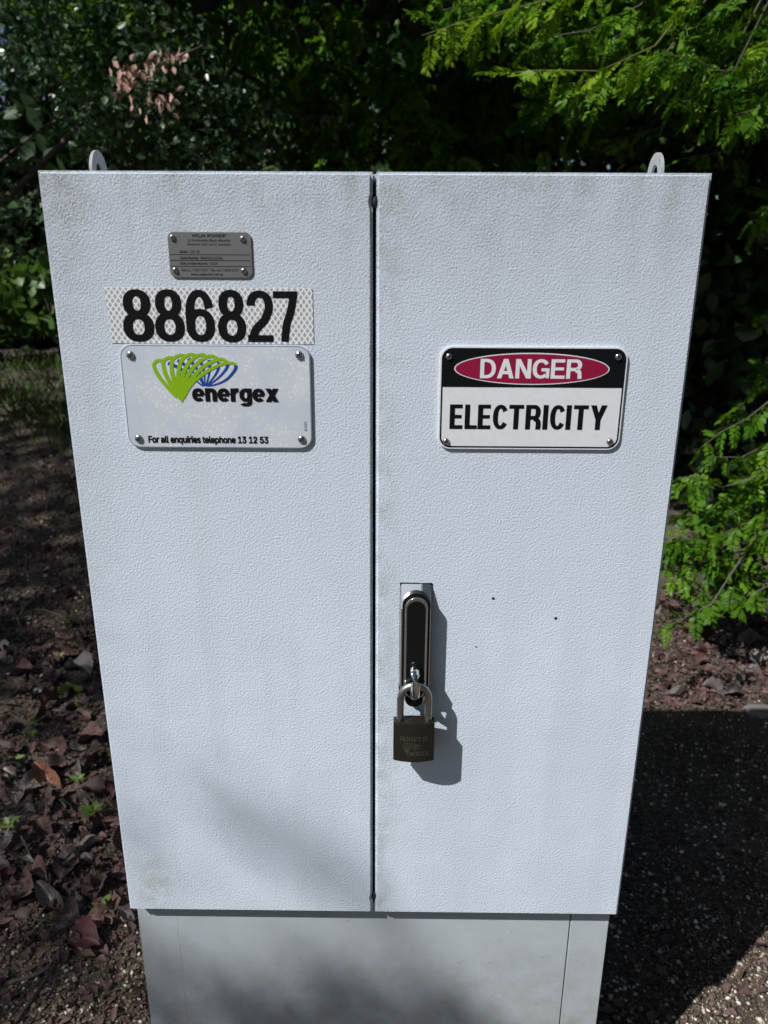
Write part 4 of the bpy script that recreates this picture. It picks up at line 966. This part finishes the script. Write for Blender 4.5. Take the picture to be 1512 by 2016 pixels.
# ------------------------------------------------------------------ fallen leaves
def leaf_grid(seed, w, curl, twist, jag):
    r = random.Random(seed); v, f = [], []; NU, NV = 13, 7
    for i in range(NU):
        t = i/(NU-1); half = w*(math.sin(math.pi*min(max(t, 0.02), 0.985)**0.85))**0.8
        for j in range(NV):
            s = -1+2*j/(NV-1); e = 1+(jag*(r.random()-0.5) if abs(s) == 1 else 0)
            v.append((s*half*e+0.05*math.sin(3*t+seed), t-0.5, curl*1.3*half*s*s+0.11*math.sin(2.5*t*2+seed)+0.05*math.sin(9*t+3*s+seed)+twist*s*half*(t-0.5)+0.03*(r.random()-0.5)))
    for i in range(NU-1):
        for j in range(NV-1):
            a = i*NV+j; f.append((a, a+1, a+NV+1, a+NV))
    return v, f
LV = [leaf_grid(1, .27, .8, .6, .12), leaf_grid(2, .34, .5, -.8, .2), leaf_grid(3, .20, 1.3, .4, .1), leaf_grid(4, .30, -.7, .9, .2), leaf_grid(5, .24, 1.7, -.5, .15), leaf_grid(6, .36, .6, .3, .22), leaf_grid(7, .26, 1.1, 1.2, .15), leaf_grid(8, .31, -.9, -.7, .18)]
LMESH = {}
def leaf_mesh(k, mat):
    if (k, mat) not in LMESH:
        me = bpy.data.meshes.new('fallen_leaf'); me.from_pydata(LV[k][0], [], LV[k][1]); me.materials.append(MAT[mat])
        me.polygons.foreach_set('use_smooth', [True]*len(me.polygons)); LMESH[(k, mat)] = me
    return LMESH[(k, mat)]
def fallen(p, size, az, mat, label, group=None, k=None, tilt=0.25, lift=0.0):
    k = random.randrange(len(LV)) if k is None else k
    o = bpy.data.objects.new('fallen_leaf', leaf_mesh(k, mat)); C.objects.link(o)
    o.location = (p[0], p[1], p[2]+size*0.03+lift); o.rotation_euler = (random.gauss(0, tilt), random.gauss(0, tilt), az); o.scale = (size,)*3
    tag(o, label, 'leaf', group); return o
HERO = [(95, 1540, 64, 0.9, 'dry_orange', 'orange brown dry leaf lying diagonally in the left litter', 2), (45, 1762, 58, 1.2, 'dry_pink', 'large crumpled pink leaf at the lower left', 1),
        (102, 1780, 62, 0.9, 'dry_grey', 'grey brown curled leaf beside the crumpled pink leaf', 2), (165, 1860, 60, 1.3, 'dry_maroon', 'dark maroon leaf lying on gravel below the left litter', 5),
        (170, 1880, 36, 1.1, 'dry_pink', 'pale pinkish leaf tip beside the dark maroon leaf', 2), (190, 1755, 52, 0.3, 'dry_brown', 'broad brown leaf under the lower left door corner', 5),
        (40, 1328, 46, 1.4, 'dry_pink', 'pale pink leaf at the left border under the grass', 0), (108, 1340, 44, 0.2, 'dry_pink', 'light pinkish leaf standing upright beneath the grass tuft', 1),
        (152, 1322, 56, 1.2, 'dry_grey', 'greyish mauve leaf right of the upright pink leaf', 5), (128, 1292, 40, 1.5, 'dry_pink', 'reddish leaf just below the straggly grass tuft', 2),
        (172, 1458, 56, 1.4, 'dry_pink', 'dusky pink leaf close to the cabinet in the left litter', 0), (105, 1478, 46, 1.2, 'dry_pink', 'mauve pink leaf left of the dusky pink leaf', 1),
        (185, 1355, 34, 0.1, 'dry_pink', 'small pinkish leaf touching the cabinet edge', 3), (125, 1365, 34, 1.6, 'seedling', 'fallen green leaf among the brown leaves on the left', 0),
        (150, 1362, 26, 1.2, 'seedling', 'small mint green leaf next to the fallen green leaf', 2), (68, 1358, 42, 1.0, 'dry_grey', 'mauve grey leaf at left among darker leaves', 3),
        (178, 1565, 46, 1.3, 'dry_brown', 'brownish pink leaf by the cabinet edge in mid litter', 5), (215, 1570, 40, 0.2, 'dry_pink', 'pink leaf half hidden behind the left door edge', 0),
        (95, 1590, 42, 0.4, 'dry_brown', 'dull mauve heart-shaped leaf left of centre in the litter', 1), (218, 1630, 32, 1.1, 'dry_pink', 'small bright pink leaf by the door edge', 0),
        (12, 1735, 40, 0.2, 'dry_brown', 'spotted brown leaf cut by the left picture border', 3), (60, 1700, 50, 1.0, 'dry_grey', 'long rolled grey leaf above the crumpled pink leaf', 4),
        (85, 1745, 40, 0.5, 'dry_brown', 'dusky leaf tucked behind the crumpled pink leaf', 0), (235, 1720, 36, 0.3, 'dry_pink', 'pinkish leaf peeping out beside the left door', 3),
        (140, 1640, 40, 0.1, 'dry_grey', 'charcoal grey leaf standing upright in mid litter', 2), (30, 1575, 38, 0.6, 'dry_grey', 'pale grey leaf fragment at the left border', 5),
        (150, 1795, 44, 0.3, 'dry_grey', 'grey fan-shaped leaf in front of the litter', 1), (200, 1830, 30, 0.6, 'dry_pink', 'small curled pinkish leaf below the door corner', 4)]
for X, Y, s, az, mat, lab, k in HERO:
    p = G(X, Y); dist = np.linalg.norm(p-CAM); fallen(p, s*dist/FPX*1.15, az, mat, lab, None, k, 0.3, 0.006)
HERO_R = [(1318, 1200, 44, 1.5, 'dry_pink', 'reddish pink curled leaf beside the right door under the sprays', 1), (1410, 1218, 40, 1.3, 'dry_pink', 'light pink leaf under the hanging sprays at right', 0),
          (1470, 1270, 52, 1.5, 'dry_grey', 'large mauve grey leaf on the right litter', 0), (1365, 1245, 44, 1.3, 'dry_orange', 'orange pink leaf right of the low spray', 2),
          (1400, 1362, 36, 1.5, 'dry_grey', 'rolled grey leaf at the edge of the right litter', 4), (1440, 1368, 34, 1.8, 'dry_grey', 'second rolled grey leaf at the edge of right litter', 4),
          (1385, 1290, 40, 1.4, 'dry_maroon', 'dull red leaf in the middle of the right litter', 3), (1500, 1235, 40, 0.8, 'dry_maroon', 'dark red leaf at the right border', 0),
          (1330, 1372, 40, 1.5, 'dry_grey', 'pale strap-like leaf near the shadow edge at right', 2)]
for X, Y, s, az, mat, lab, k in HERO_R:
    p = G(X, Y); dist = np.linalg.norm(p-CAM); fallen(p, s*dist/FPX*1.1, az, mat, lab, None, k, 0.3, 0.006)
TINTS = {'dry_pink': 'pinkish', 'dry_brown': 'dark brown', 'dry_grey': 'greyish', 'dry_maroon': 'maroon'}
def scatter_leaves(n, X0, X1, Y0, Y1, side, wts, lo, hi):
    k = 0
    while k < n:
        X, Y = rng.uniform(X0, X1), rng.uniform(Y0, Y1); p = G(X, Y)
        if abs(p[0]) < 0.34 and p[1] < 0.40: continue
        mat = str(rng.choice(list(TINTS), p=wts))
        sz = rng.uniform(lo, hi); word_ = 'small' if sz < lo+(hi-lo)*0.4 else 'mid-sized' if sz < lo+(hi-lo)*0.75 else 'large'
        if side == 'right': where = 'in the litter beside the right door edge' if X < 1390 else 'in the litter towards the right picture border'
        elif Y < 1290: where = 'on the bare dark soil beyond the grass tuft'
        elif Y < 1480: where = 'below the grass tuft close to the left door' if X > 130 else 'below the grass tuft near the left border'
        elif Y < 1660: where = 'in mid litter close to the left door' if X > 130 else 'in mid litter near the left border'
        else: where = 'by the lower left door corner' if X > 130 else 'in the lowest litter near the left border'
        fallen(p, sz, rng.random()*6.28, mat, f'{word_} {TINTS[mat]} dry leaf {where}', f'{TINTS[mat]} dry leaves, {side} side', None, 0.32, rng.random()*0.008); k += 1
scatter_leaves(120, -10, 250, 1290, 1830, 'left', [0.26, 0.40, 0.27, 0.07], 0.035, 0.078)
scatter_leaves(26, -10, 190, 870, 1290, 'left', [0.2, 0.4, 0.4, 0.0], 0.03, 0.06)
scatter_leaves(70, 1270, 1520, 1165, 1390, 'right', [0.36, 0.32, 0.2, 0.12], 0.03, 0.065)
# fragments
fp = []
for n_, X0, X1, Y0, Y1 in ((2600, -20, 280, 1260, 1860), (3600, -20, 220, 860, 1300), (2600, 1260, 1530, 1160, 1396), (500, 1200, 1530, 1396, 2030), (300, -20, 300, 1850, 2030)):
    for _ in range(n_):
        p = G(rng.uniform(X0, X1), rng.uniform(Y0, Y1))
        if abs(p[0]) < 0.33 and p[1] < 0.39: continue
        fp.append(p+np.array([0, 0, 0.003+0.004*rng.random()]))
fp = np.array(fp); n = len(fp); d = rng.normal(size=(n, 3)); d[:, 2] *= 0.35
tag(cloud('leaf_litter', *tmpl_leaf(0.32, 0.6, 0.15), fp, rot_to(d, rng.normal(size=n)*0.5), 0.007+0.020*rng.random(n)**2, 'litter', None), 'crumbled leaf fragments and bark chips on the soil', None, None, 'stuff')
# gravel
ROCK = [(1, 0, 0), (-1, 0, .1), (0, .8, 0), (.1, -.85, 0), (0, 0, .62), (0, 0, -.6), (.62, .5, .3), (-.6, .5, .3), (-.55, -.55, .3), (.6, -.5, .25)]
RF = [(0, 6, 4), (6, 2, 4), (2, 7, 4), (7, 1, 4), (1, 8, 4), (8, 3, 4), (3, 9, 4), (9, 0, 4), (0, 2, 6), (2, 1, 7), (1, 3, 8), (3, 0, 9), (0, 5, 2), (2, 5, 1), (1, 5, 3), (3, 5, 0)]
pb, ps = [], []
for n_, X0, X1, Y0, Y1, lo, hi in ((2600, -20, 310, 1800, 2060, 0.0012, 0.0058), (1300, -20, 300, 1350, 1800, 0.001, 0.004), (1700, -20, 230, 870, 1350, 0.002, 0.0085), (7500, 1170, 1540, 1400, 2070, 0.0012, 0.0058), (2200, 1350, 1540, 1780, 2070, 0.001, 0.003), (900, 1260, 1530, 1220, 1400, 0.002, 0.006), (420, 1180, 1530, 1410, 2050, 0.003, 0.0085), (70, -20, 300, 1830, 2050, 0.004, 0.0075), (500, -20, 210, 870, 1300, 0.005, 0.013)):
    for _ in range(n_):
        p = G(rng.uniform(X0, X1), rng.uniform(Y0, Y1))
        if abs(p[0]) < 0.32 and p[1] < 0.38: continue
        s = lo+(hi-lo)*rng.random()**2.2; pb.append(p+np.array([0, 0, s*0.25])); ps.append(s)
for _ in range(4000):
    x, y = rng.uniform(-1.6, 1.8), rng.uniform(-1.4, 0.15)
    if abs(x) < 0.32 and y > 0: continue
    s = 0.0015+0.005*rng.random()**3; pb.append(np.array([x, y, gz(x, y)+s*0.25])); ps.append(s)
n = len(pb); d = rng.normal(size=(n, 3)); d[:, 2] *= 0.25
tag(cloud('gravel', ROCK, RF, np.array(pb), rot_to(d, rng.normal(size=n)*0.4), np.array(ps), 'pebble', None), 'fine gravel and grit scattered over the soil', None, None, 'stuff')
# twigs
TW = [([(0, 1690), (60, 1660), (130, 1645)], 'dark twig across the left border in the litter'), ([(107, 1716), (122, 1690), (131, 1650)], 'thin bent pale twig in the middle of the left litter'),
      ([(30, 2016), (80, 1950), (120, 1880)], 'long thick grey twig on the gravel at the lower left corner'), ([(95, 1962), (115, 1925)], 'short grey twig beside the long twig on the gravel'),
      ([(20, 1938), (70, 1925), (110, 1905)], 'slender grey twig lying left of the long thick twig'), ([(30, 1620), (75, 1598)], 'grey stick at left below the orange leaf'),
      ([(0, 1525), (40, 1502), (75, 1480)], 'long dark twig slanting at the left border'), ([(160, 1547), (198, 1545)], 'straight pale stick near the fern-like sprig'),
      ([(210, 1818), (245, 1790), (268, 1835)], 'straw-like twig under the cabinet door corner'), ([(60, 1815), (110, 1822), (140, 1830), (152, 1848)], 'pale curved grass stalk on the soil at lower left'),
      ([(60, 1335), (85, 1305)], 'short brown twig beside the pale pink leaf'), ([(95, 1395), (140, 1372)], 'dark twig under the fallen green leaf'),
      ([(1300, 1900), (1330, 1870)], 'thin dark twig on the gravel right of the plinth'), ([(1495, 1990), (1512, 1978)], 'short dark twig in the sunlit patch at lower right'),
      ([(1505, 1950), (1512, 1910)], 'dark stick at the right border in the sunlit patch'), ([(1380, 1355), (1450, 1350), (1500, 1338)], 'long straw-coloured twig on the right litter'),
      ([(1300, 1330), (1340, 1345)], 'reddish brown twig by the right door in the litter')]
for lst, lab in TW:
    q = [G(*p) for p in lst]; pts = []
    for a, b in zip(q[:-1], q[1:]):
        for t in np.linspace(0, 1, 4)[:-1]: pts.append(a+(b-a)*t+np.array([rng.normal()*0.002, rng.normal()*0.002, 0.004+rng.random()*0.004]))
    pts.append(q[-1]+np.array([0, 0, 0.004])); k = len(pts); r = 0.0042 if 'thick' in lab else 0.0022
    base = np.array(pts[0]); v, f = tube_mesh([np.array(p)-base for p in pts], [r*(1-0.5*i/(k-1)) for i in range(k)], 6)
    me = bpy.data.meshes.new('fallen_twig'); me.from_pydata(v, [], f); o = link('fallen_twig', me, 'twig', None, True); o.location = base
    tag(o, lab, 'twig', 'twigs on the ground')
# stones on the right
def rock(name, label, X, Y, sx, sy, sz, az, lift=0.0):
    p = G(X, Y); bm = bmesh.new(); bmesh.ops.create_icosphere(bm, subdivisions=3, radius=1)
    for v in bm.verts:
        c = v.co.copy(); k = 1+0.28*mnoise.noise(c*1.6+Vector((X, Y, 0)))
        v.co = Vector((c.x*k*(1+0.2*mnoise.noise(c*4)), c.y*k, max(-0.5, min(0.6, c.z*k+0.15*mnoise.noise(c*5)))))
    me = bpy.data.meshes.new(name); bm.to_mesh(me); bm.free()
    o = link(name, me, 'stone', None, True); o.location = (p[0], p[1], p[2]+lift); o.scale = (sx, sy, sz); o.rotation_euler = (0, 0, az)
    tag(o, label, 'stone', 'grey stones'); return o
rock('stone', 'flat grey stone half buried at the shadow edge on the right border', 1506, 1402, 0.055, 0.035, 0.022, -0.35, -0.002)
rock('stone', 'small pale grey stone on the right litter at the border', 1500, 1298, 0.045, 0.03, 0.028, 0.4, 0.008)
rock('stone', 'whitish pebble in the left litter at the border', 20, 1533, 0.012, 0.010, 0.009, 0.3, 0.004)
